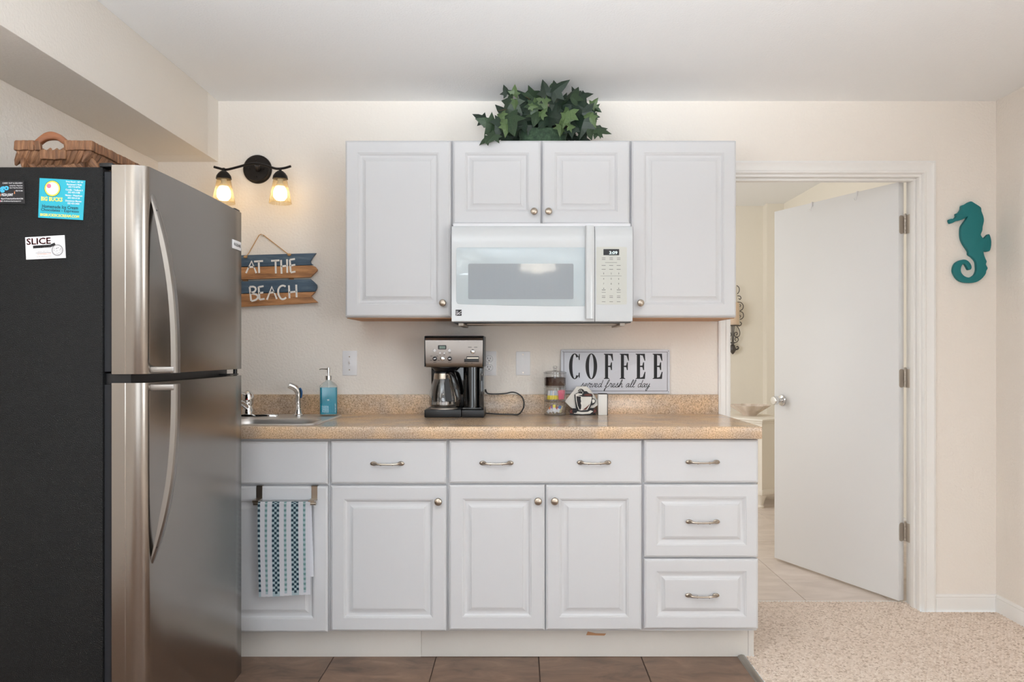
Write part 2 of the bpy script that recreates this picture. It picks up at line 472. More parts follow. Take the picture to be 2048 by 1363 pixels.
def granite():
    m = bpy.data.materials.new('speckled_laminate'); m.use_nodes = True; nt = m.node_tree; b = nt.nodes['Principled BSDF']
    b.inputs['Roughness'].default_value = 0.2; b.inputs['Specular IOR Level'].default_value = 0.5
    tc = nt.nodes.new('ShaderNodeTexCoord')
    n1 = nt.nodes.new('ShaderNodeTexNoise'); n1.inputs['Scale'].default_value = 225; n1.inputs['Detail'].default_value = 3; n1.inputs['Roughness'].default_value = 0.7
    n2 = nt.nodes.new('ShaderNodeTexNoise'); n2.inputs['Scale'].default_value = 7; n2.inputs['Detail'].default_value = 4
    for n in (n1, n2): nt.links.new(tc.outputs['Object'], n.inputs['Vector'])
    r1 = nt.nodes.new('ShaderNodeValToRGB'); e = r1.color_ramp.elements
    st = [(0.34, rgb(140, 126, 114)), (0.44, rgb(206, 184, 160)), (0.55, rgb(228, 208, 186)), (0.66, rgb(242, 230, 215))]
    while len(e) < 4: e.new(0.5)
    for k, (p, c) in enumerate(st): e[k].position = p; e[k].color = c
    r2 = nt.nodes.new('ShaderNodeValToRGB'); e = r2.color_ramp.elements
    e[0].position = 0.38; e[0].color = rgb(222, 216, 212); e[1].position = 0.62; e[1].color = rgb(255, 238, 216)
    nt.links.new(n1.outputs['Fac'], r1.inputs[0]); nt.links.new(n2.outputs['Fac'], r2.inputs[0])
    mx = nt.nodes.new('ShaderNodeMix'); mx.data_type = 'RGBA'; mx.blend_type = 'MULTIPLY'; mx.inputs['Factor'].default_value = 1.0
    nt.links.new(r1.outputs[0], mx.inputs['A']); nt.links.new(r2.outputs[0], mx.inputs['B'])
    nt.links.new(mx.outputs['Result'], b.inputs['Base Color'])
    return m


M['counter'] = granite()


def carpet_mat():
    m = bpy.data.materials.new('berber_carpet'); m.use_nodes = True; nt = m.node_tree; b = nt.nodes['Principled BSDF']
    b.inputs['Roughness'].default_value = 1.0; b.inputs['Specular IOR Level'].default_value = 0.1
    tc = nt.nodes.new('ShaderNodeTexCoord')
    v = nt.nodes.new('ShaderNodeTexVoronoi'); v.inputs['Scale'].default_value = 120
    nt.links.new(tc.outputs['Object'], v.inputs['Vector'])
    r = nt.nodes.new('ShaderNodeValToRGB'); e = r.color_ramp.elements
    st = [(0.0, rgb(188, 168, 151)), (0.2, rgb(216, 198, 182)), (0.6, rgb(228, 211, 196)), (1.0, rgb(238, 224, 211))]
    while len(e) < 4: e.new(0.5)
    for k, (p, c) in enumerate(st): e[k].position = p; e[k].color = c
    sp = nt.nodes.new('ShaderNodeSeparateColor'); nt.links.new(v.outputs['Color'], sp.inputs[0])
    nt.links.new(sp.outputs[0], r.inputs[0]); nt.links.new(r.outputs[0], b.inputs['Base Color'])
    return m


M['carpet'] = carpet_mat()

# ------------------------------------------------------------------ the setting
YW, YF = 3.60, 3.72                 # kitchen face and far face of the back wall
XL, XR, YR, ZC = -1.711, 2.24, -2.6, 2.406
DX0, DX1, DZ = 0.968, 1.893, 2.065  # door opening

b = MB()
b.box(XL - 0.1, DX0, YW, YF, 0, ZC).box(DX1, XR + 0.1, YW, YF, 0, ZC).box(DX0, DX1, YW, YF, DZ, ZC)
struct(b.build('wall_back', M['wall']))
struct(MB().box(XL - 0.1, XL, YR - 0.1, YW, -0.02, ZC).build('wall_left', M['wall']))
struct(MB().box(XR, XR + 0.1, -0.1, YW, -0.02, ZC).box(XR, XR + 0.1, YR - 0.1, -1.9, -0.02, ZC).box(XR, XR + 0.1, -1.9, -0.1, -0.02, 0.65).box(XR, XR + 0.1, -1.9, -0.1, 2.05, ZC).build('wall_right', M['wall']))
wf = MB()
for y in (-1.9, -1.02, -0.14): wf.box(XR + 0.045, XR + 0.085, y, y + 0.04, 0.65, 2.05)
wf.box(XR + 0.045, XR + 0.085, -1.9, -0.1, 0.65, 0.69).box(XR + 0.045, XR + 0.085, -1.9, -0.1, 2.01, 2.05)
struct(wf.build('window_2', M['trim']))
b = MB()   # rear wall with a wide window, behind the viewpoint
b.box(XL - 0.1, -1.2, YR - 0.1, YR, 0, ZC).box(1.9, XR + 0.1, YR - 0.1, YR, 0, ZC).box(-1.2, 1.9, YR - 0.1, YR, 2.25, ZC).box(-1.2, 1.9, YR - 0.1, YR, 0, 0.35)
struct(b.build('wall_rear', M['wall']))
wf = MB()
for x in (-1.2, 0.33, 1.86): wf.box(x, x + 0.04, YR - 0.08, YR - 0.02, 0.35, 2.25)
wf.box(-1.2, 1.9, YR - 0.08, YR - 0.02, 0.35, 0.39).box(-1.2, 1.9, YR - 0.08, YR - 0.02, 2.21, 2.25)
struct(wf.build('window_1', M['trim']))
struct(MB().box(XL - 0.1, XR + 0.1, YR - 0.1, YF, ZC, ZC + 0.1).build('ceiling', M['ceil']))
b = MB(); b.box(XL, -1.424, YR, 3.474, 2.116, ZC, 0.004); b.box(XL, -1.4275, 3.474, YW, 2.119, ZC)
struct(b.build('trim_1', M['beam']))

# kitchen floor: grout bed plus separate tiles
P_ = 0.4117
fl = struct(MB().box(XL, 0.875, YR, YW, -0.1, -0.004).build('floor', M['grout_k']))
tile0 = None
xs = [-0.7525 + P_ * k for k in range(-3, 4)]
ys = [3.14 - P_ * k for k in range(-1, 13)]
for y1 in ys:
    for x0 in xs:
        xa, xb, ya, yb = max(x0, XL), min(x0 + P_, 0.875), max(y1 - P_, YR), min(y1, YW)
        if xb - xa < 0.03 or yb - ya < 0.03: continue
        full = abs(xb - xa - P_) < 1e-6 and abs(yb - ya - P_) < 1e-6
        cx, cy = (xa + xb) / 2, (ya + yb) / 2
        if full and tile0 is not None:
            o = tile0.copy(); COL.objects.link(o)
        else:
            hx, hy = (xb - xa) / 2 - 0.002, (yb - ya) / 2 - 0.002
            o = MB().box(-hx, hx, -hy, hy, -0.004, 0.0, 0.0012, 1).build('tile', M['tile_k'])
            if full: tile0 = o
        o.parent = fl; o.location = (cx, cy, random.uniform(-0.0004, 0.0002))

# far room shell
FX0, FX1, FY1, FZ = -1.6, 2.61, 7.70, 2.70
fb = struct(MB().box(FX0, FX1, YF, FY1, -0.1, -0.006).box(DX0, DX1, 3.735, YF + 0.02, -0.1, -0.006).build('floor.001', M['grout_b']))
tb0 = None
ys2 = [3.708 + P_ * k for k in range(0, 10)]
for y0 in ys2:
    for k in range(-7, 4):
        x0 = 1.405 + P_ * k
        xa, xb, ya, yb = max(x0, FX0), min(x0 + P_, FX1), max(y0, 3.735), min(y0 + P_, FY1)
        if y0 < 3.72: xa, xb = xa, xb
        if xb - xa < 0.03 or yb - ya < 0.03: continue
        if ya < YF and (xb < DX0 or xa > DX1): ya = YF
        full = abs(xb - xa - P_) < 1e-6 and abs(yb - ya - P_) < 1e-6
        if full and tb0 is not None:
            o = tb0.copy(); COL.objects.link(o)
        else:
            hx, hy = (xb - xa) / 2 - 0.0018, (yb - ya) / 2 - 0.0018
            o = MB().box(-hx, hx, -hy, hy, -0.006, 0.0, 0.001, 1).build('tile', M['tile_b'])
            if full: tb0 = o
        o.parent = fb; o.location = ((xa + xb) / 2, (ya + yb) / 2, random.uniform(-0.0003, 0.0002))
wy = mat('pale_yellow_wall_paint', rgb(242, 236, 224), 0.75, bump=0.25, bscale=95, bdetail=3, spec=0.3)
struct(MB().box(FX0, FX1, FY1, FY1 + 0.1, 0, FZ).box(2.44, FX1, FY1 - 0.12, FY1, 0, FZ).build('wall_far', wy))
struct(MB().box(FX1, FX1 + 0.1, YF, FY1 + 0.1, 0, FZ).build('wall_far_right', wy))
struct(MB().box(FX0 - 0.1, FX0, YF, FY1 + 0.1, 0, FZ).build('wall_far_left', wy))
struct(MB().box(FX0 - 0.1, FX1 + 0.1, YF, FY1 + 0.1, FZ, FZ + 0.1).build('ceiling.001', M['ceil']))
struct(MB().box(XR + 0.1, FX1 + 0.1, YF - 0.1, YF, 0, FZ).box(FX0 - 0.1, XL, YF - 0.02, YF, 0, FZ).box(XL - 0.1, XR + 0.1, YF - 0.02, YF, ZC + 0.1, FZ).build('wall_far_near', wy))
struct(MB().box(FX1 - 0.014, FX1, YF, FY1 - 0.12, 0, 0.1, 0.003).build('baseboard_far', M['trim']))

# carpet: looped pile as relief
def carpet():
    bm = bmesh.new(); c = 0.0040
    def h(x, y):
        u, v = x / 0.0150, y / 0.0120
        k = math.floor(v); uu = u + (k % 2) * 0.5
        return 0.0062 * (abs(math.sin(PI * uu)) ** 0.6) * (abs(math.sin(PI * v)) ** 0.6) + random.uniform(0, 0.0012)
    def patch(x0, x1, y0, y1, cell):
        nx, ny = max(1, round((x1 - x0) / cell)), max(1, round((y1 - y0) / cell))
        g = [[bm.verts.new((x0 + (x1 - x0) * i / nx, y0 + (y1 - y0) * j / ny, 0.002 + (h(x0 + (x1 - x0) * i / nx, y0 + (y1 - y0) * j / ny) if cell < 0.1 else 0.004))) for i in range(nx + 1)] for j in range(ny + 1)]
        for j in range(ny):
            for i in range(nx): bm.faces.new((g[j][i], g[j][i + 1], g[j + 1][i + 1], g[j + 1][i]))
    patch(0.937, XR - 0.002, 2.45, 3.578, c)
    patch(0.899, 0.937, 2.45, 3.06, c)
    patch(DX0 + 0.02, DX1 - 0.018, 3.578, 3.733, c)
    patch(0.899, XR - 0.002, YR, 2.45, 0.5)
    m = MB(); m.bm.free(); m.bm = bm
    o = m.build('carpet', M['carpet'], ang=180)
    return tag(o, 'beige looped berber carpet in front of the doorway', 'carpet', kind='stuff')
carpet()
b = MB(); b.prism([(0.868, 0.0), (0.898, 0.0), (0.896, 0.008), (0.884, 0.0105), (0.872, 0.006)], YR, 3.085, 'xz')
struct(b.build('trim_2', M['strip']))
struct(MB().box(DX0, DX1, 3.728, 3.742, 0, 0.006, 0.002).build('trim_3', M['trim']))

# door casing, jamb and stop
CW, CT = 0.062, 0.017
def casing_profile(kind):
    return [(0, 0), (0.006, CT), (0.014, CT), (0.018, CT - 0.004), (0.046, CT - 0.004), (0.052, CT), (CW, CT - 0.003), (CW, 0)]
cs = struct(MB().box(DX0 - 0.002, DX0 + 0.016, YW - 0.001, YF, 0, DZ - 0.0155, 0.001).box(DX1 - 0.016, DX1 + 0.002, YW - 0.001, YF, 0, DZ - 0.0155, 0.001).box(DX0, DX1, YW - 0.001, YF, DZ - 0.016, DZ + 0.002, 0.001).build('trim_4', M['trim']))
stp = MB().box(DX0 + 0.016, DX0 + 0.028, 3.628, 3.664, 0, DZ - 0.0275, 0.002).box(DX1 - 0.028, DX1 - 0.016, 3.628, 3.664, 0, DZ - 0.0275, 0.002).box(DX0 + 0.016, DX1 - 0.016, 3.628, 3.664, DZ - 0.028, DZ - 0.016, 0.002)
stp.build('door_stop', M['trim'], cs)
pr = casing_profile(0)
def casing_v(xin, sgn, ztop, k=1.0):
    r = []
    for z in (0.0, ztop):
        r.append([(xin + sgn * d * k, YW - t, z + (d if z > 0 else 0)) for d, t in pr])
    return MB().loft(r)
casing_v(DX0 + 0.006, -1, DZ - 0.006, 0.74).build('casing', M['trim'], cs)
casing_v(DX1 - 0.006, 1, DZ - 0.006).build('casing', M['trim'], cs)
r = [[(x + s * d, YW - t, DZ - 0.006 + d) for d, t in pr] for x, s in ((DX0 + 0.006, -1), (DX1 - 0.006, 1))]
MB().loft(r).build('casing', M['trim'], cs)

def baseboard(name, a, bb, nrm):
    A, B_ = Vector(a), Vector(bb); n = Vector(nrm)
    pf = [(0, 0), (0.013, 0), (0.013, 0.062), (0.011, 0.066), (0.0095, 0.070), (0.011, 0.073), (0.006, 0.082), (0, 0.084)]
    return struct(MB().loft([[tuple(p + n * t + Vector((0, 0, z))) for t, z in pf] for p in (A, B_)]).build(name, M['trim']))
baseboard('baseboard_back', (DX1 + CW - 0.004, YW, 0), (XR, YW, 0), (0, -1, 0))
baseboard('baseboard_right', (XR, YR, 0), (XR, YW - 0.013, 0), (-1, 0, 0))

# the open door leaf, swung into the far room
HX, HY = DX1 - 0.018, YF + 0.004           # hinge pin
ang = math.atan2(4.515 - 3.725, 1.527 - 1.874)      # direction from the hinge to the free edge
L = 0.862
door = bpy.data.objects.new('door_1', None); COL.objects.link(door); door.location = (HX, HY, 0); door['kind'] = 'structure'
door.rotation_euler = (0, 0, ang)
# local: +x along the leaf, visible kitchen face is +y side after rotation
leaf = MB().box(0.006, L, 0.004, 0.039, 0.014, 2.05, 0.0015).build('door_leaf', M['doorp'], door)
kb = MB(); kx, kz = L - 0.062, 0.944
kb.lathe([(0.033, 0.0395), (0.033, 0.043), (0.028, 0.048), (0.014, 0.05), (0.013, 0.068), (0.020, 0.072), (0.0255, 0.080), (0.0255, 0.098), (0.022, 0.104), (0.0, 0.105)], (kx, 0, kz), 'Y', 24)
kb.build('knob', M['chrome'], door)
for z in (ZZ(449, 3.72), ZZ(756, 3.72), ZZ(1063, 3.72)):
    h = MB(); h.box(-0.001, 0.001, 0.006, 0.034, z - 0.045, z + 0.045, 0)
    pts = rrect(0.006, 0.036, z - 0.045, z + 0.045, 0.012)
    h = MB().prism([(p[0], p[1]) for p in pts], 0.0035, 0.0062, 'yz')
    for k, (yy, zz) in enumerate(((0.027, 0.034), (0.030, 0.0), (0.027, -0.034))): h.lathe([(0.0035, 0.0028), (0.0035, 0.0024), (0, 0.0022)], (0, yy, z + zz), 'X', 8)
    h.build('hinge', M['nickel_dark'], door)
for z in (ZZ(449, 3.72), ZZ(756, 3.72), ZZ(1063, 3.72)):
    h = MB()
    for k in range(5): h.lathe([(0.0062, -0.0085), (0.0062, 0.0085)], (HX - 0.003, HY - 0.004, z - 0.036 + 0.018 * k), 'Z', 10)
    h.lathe([(0.0045, 0.045), (0.0055, 0.050), (0.003, 0.054)], (HX - 0.003, HY - 0.004, z), 'Z', 10)
    h.box(DX1 - 0.0185, DX1 - 0.016, YF - 0.040, YF - 0.001, z - 0.045, z + 0.045, 0.0008)
    h.build('hinge', M['nickel_dark'], cs)
# two small hooks hung over the door's top edge
for i, d in enumerate((0.255, 0.565)):
    ca, sa = math.cos(ang), math.sin(ang)
    t = thing('door_hook', ['small white wire hook over the door top, nearer to the hinges', 'small white wire hook over the door top, nearer to the knob edge'][i], 'hook', (HX + ca * d, HY + sa * d, 2.05), 'hooks over the door')
    pts = [(0, 0.0, -0.02), (0, 0.0, 0.0022), (0, 0.043, 0.0022), (0, 0.0445, -0.025), (0, 0.052, -0.045), (0, 0.060, -0.042), (0.0, 0.064, -0.034)]
    m = MB().tube(pts, 0.0016, 6); m.box(-0.004, 0.004, 0.0405, 0.043, -0.022, 0.004, 0.0008)
    me = m.bm; bmesh.ops.rotate(me, cent=(0, 0, 0), matrix=Matrix.Rotation(ang, 3, 'Z'), verts=me.verts[:])
    bmesh.ops.translate(me, vec=Vector(t['_w']), verts=me.verts[:])
    m.build('hook_strap', M['white_pl'], t)

# ------------------------------------------------------------------ cabinets
PROF = [(0, 0.0065), (0.0035, 0.0025), (0.0055, 0.002), (0.0075, 0.0), (0.052, 0.0), (0.0535, 0.0015), (0.056, 0.0018), (0.063, 0.0075), (0.068, 0.0085),
        (0.071, 0.0082), (0.083, 0.003), (0.0845, 0.0032), (0.086, 0.0012), (0.089, 0.0004), (0.09, 0.0004)]
DPROF = [(0, 0.0065), (0.0035, 0.0025), (0.0055, 0.002), (0.0075, 0.0), (0.02, 0.0)]
DRPROF = [(0, 0.0065), (0.0035, 0.0025), (0.0055, 0.002), (0.0075, 0.0), (0.047, 0.0), (0.0485, 0.0015), (0.051, 0.0018), (0.061, 0.0075), (0.065, 0.0085),
          (0.068, 0.0082), (0.077, 0.003), (0.0785, 0.0032), (0.080, 0.0012), (0.083, 0.0004), (0.084, 0.0004)]

KN = {}
def knob(x, y, z, parent):
    if 'm' not in KN:
        o = MB().lathe([(0.009, 0.0), (0.0075, -0.004), (0.006, -0.012), (0.009, -0.016), (0.0145, -0.019), (0.0152, -0.023), (0.0128, -0.028), (0.006, -0.031), (0.0, -0.0315)], (0, 0, 0), 'Y', 20).build('knob', M['nickel'])
        KN['m'] = o.data; o.parent = parent
    else:
        o = bpy.data.objects.new('knob', KN['m']); COL.objects.link(o); o.parent = parent
    o.location = Vector((x, y, z)) - Vector(parent['_w'])
    return o


def pull(x, y, z, parent):
    if 'p' not in KN:
        b = MB()
        for s in (-1, 1):
            b.sphere((s * 0.053, -0.005, 0), 0.0135, 0.005, 0.0085, 14)
            b.tube(catmull([(s * 0.053, -0.006, 0), (s * 0.044, -0.016, 0.0), (s * 0.034, -0.021, -0.001), (s * 0.02, -0.023, -0.0015)], 5), [0.006 - 0.0025 * min(1, i / 12) for i in range(16)], 8)
        b.tube([(-0.022, -0.023, -0.0015), (0, -0.0238, -0.002), (0.022, -0.023, -0.0015)], 0.0035, 8)
        for s in (-1, 1): b.tube([(s * 0.021, -0.0228, -0.0015), (s * 0.025, -0.0226, -0.0015)], 0.0052, 8)
        o = b.build('pull', M['nickel']); KN['p'] = o.data; o.parent = parent
    else:
        o = bpy.data.objects.new('pull', KN['p']); COL.objects.link(o); o.parent = parent
    o.location = Vector((x, y, z)) - Vector(parent['_w'])
    return o


YB = 2.97       # base door fronts
bx = lambda p: XX(p, YB)
bz = lambda p: ZZ(p, YB)
CB = 0.132      # cabinet box bottom

def base_cab(label, x0, x1):
    t = thing('base_cabinet', label, 'cabinet', ((x0 + x1) / 2, 3.27, 0), 'base cabinets under the counter')
    m = MB().box(x0, x0 + 0.018, 2.992, 3.578, CB, 0.886, 0.001).box(x1 - 0.018, x1, 2.992, 3.578, CB, 0.886, 0.001)
    m.box(x0 + 0.018, x1 - 0.018, 2.992, 3.578, CB, CB + 0.018).box(x0 + 0.018, x1 - 0.018, 3.57, 3.578, CB + 0.018, 0.886)
    m.box(x0 + 0.018, x1 - 0.018, 2.992, 3.01, 0.83, 0.886).box(x0 + 0.018, x1 - 0.018, 2.992, 3.008, CB + 0.018, 0.72)
    m.box(x0 + 0.002, x1 - 0.002, 3.085, 3.55, 0, CB).build('body', M['cab'], t)
    return t

def front(name, t, xa, xb, ya, yb, prof):
    return MB().panel(bx(xa), bx(xb), bz(yb), bz(ya), 2.991, YB, prof).build(name, M['cab'], t, ang=20)

cA = base_cab('white sink base cabinet behind the hanging striped towel', -1.70, bx(657.5))
front('drawer_front', cA, 425, 655, 882, 968, DPROF)
MB().panel(-1.69, bx(424), bz(968), bz(882), 2.991, YB, DPROF).build('drawer_front', M['cab'], cA, ang=20)
front('door', cA, 425, 655, 972, 1264, PROF)
MB().panel(-1.69, bx(424), bz(1264), bz(972), 2.991, YB, PROF).build('door', M['cab'], cA, ang=20)
cB = base_cab('narrow white base cabinet with one drawer over one door', bx(657.7), bx(894.8))
d = front('drawer', cB, 660.5, 892.5, 881, 967, DPROF); pull(bx(775), YB, bz(926), d)
d = front('door', cB, 661, 892.5, 971, 1262, PROF); knob(bx(877.5), YB, bz(1001), d)
cC = base_cab('widest white base cabinet with two doors under one long drawer', bx(895), bx(1285.8))
d = front('drawer', cC, 898, 1283.5, 880, 966, DPROF); pull(bx(993), YB, bz(925), d); pull(bx(1188), YB, bz(924), d)
d = front('door', cC, 898, 1089.5, 969.5, 1260, PROF); knob(bx(1076), YB, bz(1000), d)
d = front('door', cC, 1092, 1283.5, 969.5, 1260, PROF); knob(bx(1109), YB, bz(1000), d)
cD = base_cab('white base cabinet with a stack of three drawers beside the doorway', bx(1286), 0.924)
d = front('drawer', cD, 1288.5, 1517, 879, 965, DPROF); pull(bx(1405), YB, bz(923), d)
d = front('drawer', cD, 1288.5, 1517, 968.5, 1114, DRPROF); pull(bx(1405), YB, bz(1042), d)
d = front('drawer', cD, 1288.5, 1517, 1117.5, 1257.5, DRPROF); pull(bx(1404), YB, bz(1189), d)

tk = struct(MB().box(-1.70, -0.4005, 3.066, 3.084, 0.0, CB - 0.002, 0.001).build('trim_5', M['kick']))
MB().box(-0.3995, 0.912, 3.065, 3.084, 0.001, CB - 0.001, 0.001).build('kick_board', M['kick'], tk)
MB().box(0.912, 0.934, 3.062, 3.09, 0.001, CB, 0.001).build('corner_strip', M['kick'], tk)
MB().prism([(0.262, 0.088), (0.335, 0.086), (0.341, 0.094), (0.30, 0.095), (0.268, 0.102)], 3.0625, 3.0655, 'xz').build('wood_chip', M['cabin'], tk)

YU = 3.275
ux = lambda p: XX(p, YU)
uz = lambda p: ZZ(p, YU)
def upper(label, x0, x1, z0, z1, under=True):
    t = thing('wall_cabinet', label, 'cabinet', ((x0 + x1) / 2, 3.45, z0), 'wall cabinets above the counter')
    MB().box(x0, x1, YU + 0.021, YW - 0.002, z0 + 0.003, z1, 0.001).build('body', M['cab'], t)
    if under: MB().box(x0 + 0.003, x1 - 0.003, YU + 0.024, YW - 0.004, z0, z0 + 0.0028).build('underside', M['cabin'], t)['label'] = 'bare brown wood underside'
    return t
def udoor(t, xa, xb, ya, yb):
    return MB().panel(ux(xa), ux(xb), uz(yb), uz(ya), YU + 0.0205, YU, PROF).build('door', M['cab'], t, ang=20)
ZT = uz(278.5)
u1 = upper('tall white wall cabinet beside the hanging beach sign', ux(690), ux(903), uz(636), ZT)
d = udoor(u1, 690.5, 901.5, 281, 633); knob(ux(886), YU, uz(606), d)
u2 = upper('short two-door white wall cabinet above the microwave', ux(903.3), ux(1261.7), uz(449.5), ZT, False)
d = udoor(u2, 906, 1081.5, 281, 447.5); knob(ux(1068), YU, uz(424), d)
d = udoor(u2, 1085, 1259, 281, 447.5); knob(ux(1097), YU, uz(424), d)
u3 = upper('tall white wall cabinet overlapping the door casing', ux(1262), ux(1473), uz(636), ZT)
d = udoor(u3, 1263.5, 1472.5, 281, 633); knob(ux(1280), YU, uz(606), d)

# ------------------------------------------------------------------ countertop, sink, taps
ZK = 0.934
SX0, SX1, SY0, SY1 = -1.62, -0.81, 3.005, 3.50       # sink rim
ct = thing('countertop', 'speckled tan laminate countertop with low backsplash', 'countertop', (-0.38, 3.27, 0.886))
b = MB()
hx0, hx1, hy0, hy1 = SX0 + 0.02, SX1 - 0.02, SY0 + 0.02, SY1 - 0.02
def slab(x0, x1, y0, y1): b.box(x0, x1, y0, y1, 0.888, ZK)
slab(XL + 0.003, hx0, 2.966, 3.578); slab(hx1, 0.928, 2.966, 3.578); slab(hx0, hx1, hy1, 3.578); slab(hx0, hx1, 2.966, hy0)
nose = [(2.9665, 0.887), (2.9665, ZK)] + [(2.9575 - 0.0075 * math.sin(a), ZK - 0.0075 + 0.0075 * math.cos(a)) for a in (0, 0.4, 0.8, 1.2, 1.57)] + [(2.95, 0.889), (2.952, 0.887)]
b.prism([(y, z) for y, z in nose], XL + 0.003, 0.9305, 'yz')
b.build('worktop', M['counter'], ct, ang=50)
MB().box(0.9285, 0.932, 2.952, 3.578, 0.889, ZK - 0.0005).build('end_cap', M['counter'], ct)
MB().box(XL + 0.003, 0.926, 3.579, YW - 0.001, 0.89, ZZ(788.5, 3.58), 0.003).build('backsplash', M['counter'], ct)

sk = thing('sink', 'stainless steel drop-in sink beside the refrigerator', 'sink', (-1.2, 3.26, ZK))
bo = rrect(SX0, SX1, SY0, SY1, 0.05, 6)
def ring(poly, z): return [(p[0], p[1], z) for p in poly]
bowlA = lambda i, z: ring(rrect(-1.225 + i, -0.845 - i, 3.04 + i * 0.6, 3.295 - i, 0.075, 6), z)
bowlB = lambda i, z: ring(rrect(-1.59 + i, -1.26 - i, 3.04 + i * 0.6, 3.295 - i, 0.075, 6), z)
# rim sheet: lip loft and a deck with two openings
b = MB(); b.loft([ring(rrect(SX0, SX1, SY0, SY1, 0.05, 6), ZK + 0.0005), ring(rrect(SX0 + 0.004, SX1 - 0.004, SY0 + 0.004, SY1 - 0.004, 0.048, 6), ZK + 0.005), ring(rrect(SX0 + 0.016, SX1 - 0.016, SY0 + 0.016, SY1 - 0.016, 0.04, 6), ZK + 0.0045), ring(rrect(SX0 + 0.0245, SX1 - 0.0245, SY0 + 0.0245, SY1 - 0.0245, 0.034, 6), ZK + 0.002)], caps=(False, False))
def deck(bm, outer, holes, z):
    t = bmesh.new(); es = []
    for lp in [outer] + holes:
        vs = [t.verts.new((p[0], p[1], z)) for p in lp]
        es += [t.edges.new((vs[i], vs[(i + 1) % len(vs)])) for i in range(len(vs))]
    bmesh.ops.triangle_fill(t, use_beauty=True, use_dissolve=False, edges=es)
    for f in t.faces:
        if f.normal.z < 0: f.normal_flip()
    bm._merge(t)
hA = rrect(-1.225, -0.845, 3.04, 3.295, 0.075, 6); hB = rrect(-1.59, -1.26, 3.04, 3.295, 0.075, 6)
deck(b, rrect(SX0 + 0.0245, SX1 - 0.0245, SY0 + 0.0245, SY1 - 0.0245, 0.034, 6), [hA, hB], ZK + 0.002)
b.build('rim', M['sink'], sk, ang=30)
for fn in (bowlA, bowlB):
    MB().loft([fn(0, ZK + 0.002), fn(0.004, ZK - 0.004), fn(0.008, ZK - 0.02), fn(0.014, ZK - 0.15), fn(0.03, ZK - 0.175), fn(0.06, ZK - 0.18)], caps=(False, True)).build('basin', M['sink'], sk, ang=40)

fx, fy = -1.225, 3.425
fa = thing('faucet', 'chrome kitchen faucet with a red-dotted lever behind the sink', 'faucet', (fx, fy, ZK + 0.002))
b = MB(); e = [ring(ellipse(fx, fy, 0.138 * s, 0.03 * s, 36), z) for s, z in ((1, ZK + 0.0025), (1, ZK + 0.006), (0.93, ZK + 0.011), (0.55, ZK + 0.013))]
b.loft(e); b.build('base_plate', M['chrome'], fa)
MB().lathe([(0.026, 0), (0.026, 0.018), (0.023, 0.024), (0.023, 0.052), (0.025, 0.056)], (fx, fy, ZK + 0.012), 'Z', 24).build('body', M['chrome'], fa)
MB().lathe([(0.025, 0.0), (0.0265, 0.01), (0.025, 0.026), (0.019, 0.040), (0.008, 0.048), (0, 0.0495)], (fx, fy, ZK + 0.0685), 'Z', 24).build('dome', M['chrome'], fa)
MB().tube(catmull([(fx, fy, ZK + 0.092), (fx - 0.02, fy - 0.025, ZK + 0.107), (fx - 0.045, fy - 0.05, ZK + 0.112)], 6), [0.016 - 0.0006 * i for i in range(13)], 12, flat=0.5).build('lever', M['chrome'], fa)
MB().sphere((fx + 0.006, fy - 0.0265, ZK + 0.079), 0.0035, 0.0015, 0.0035, 10).build('dot', M['red'], fa)
MB().tube(catmull([(fx, fy - 0.02, ZK + 0.045), (fx, fy - 0.1, ZK + 0.07), (fx, fy - 0.19, ZK + 0.068), (fx, fy - 0.2, ZK + 0.05)], 6), 0.012, 12).build('spout', M['chrome'], fa)

q = W(597, 831, 3.44)
sp = thing('sink_sprayer', 'chrome side sprayer with a blue lever on the sink deck', 'sprayer', (q.x, 3.44, ZK + 0.002))
MB().lathe([(0.024, 0), (0.024, 0.004), (0.017, 0.009), (0.014, 0.02), (0.0125, 0.026), (0.0135, 0.027), (0.0135, 0.031), (0.011, 0.033)], (q.x, 3.44, ZK + 0.003), 'Z', 20).build('holder', M['chrome'], sp)
pts = catmull([(q.x, 3.44, ZK + 0.034), (q.x - 0.002, 3.44, ZK + 0.07), (q.x - 0.001, 3.438, ZK + 0.105), (q.x - 0.012, 3.432, ZK + 0.128), (q.x - 0.038, 3.42, ZK + 0.142)], 6)
MB().tube(pts, [0.0105, 0.0105, 0.011, 0.011, 0.0115, 0.012, 0.012, 0.0125, 0.0125, 0.013, 0.013, 0.013, 0.013, 0.0135, 0.014, 0.014, 0.0145, 0.0145, 0.015, 0.015, 0.0145, 0.0145, 0.014, 0.014, 0.0135], 14).build('wand', M['chrome'], sp)
MB().tube(catmull([(q.x + 0.008, 3.436, ZK + 0.128), (q.x + 0.0155, 3.436, ZK + 0.112), (q.x + 0.0145, 3.436, ZK + 0.09), (q.x + 0.012, 3.436, ZK + 0.082)], 4), [0.005, 0.006, 0.006, 0.006, 0.006, 0.006, 0.006, 0.0055, 0.005, 0.0045, 0.004, 0.003, 0.002], 10, flat=0.6).build('lever', M['blue'], sp)

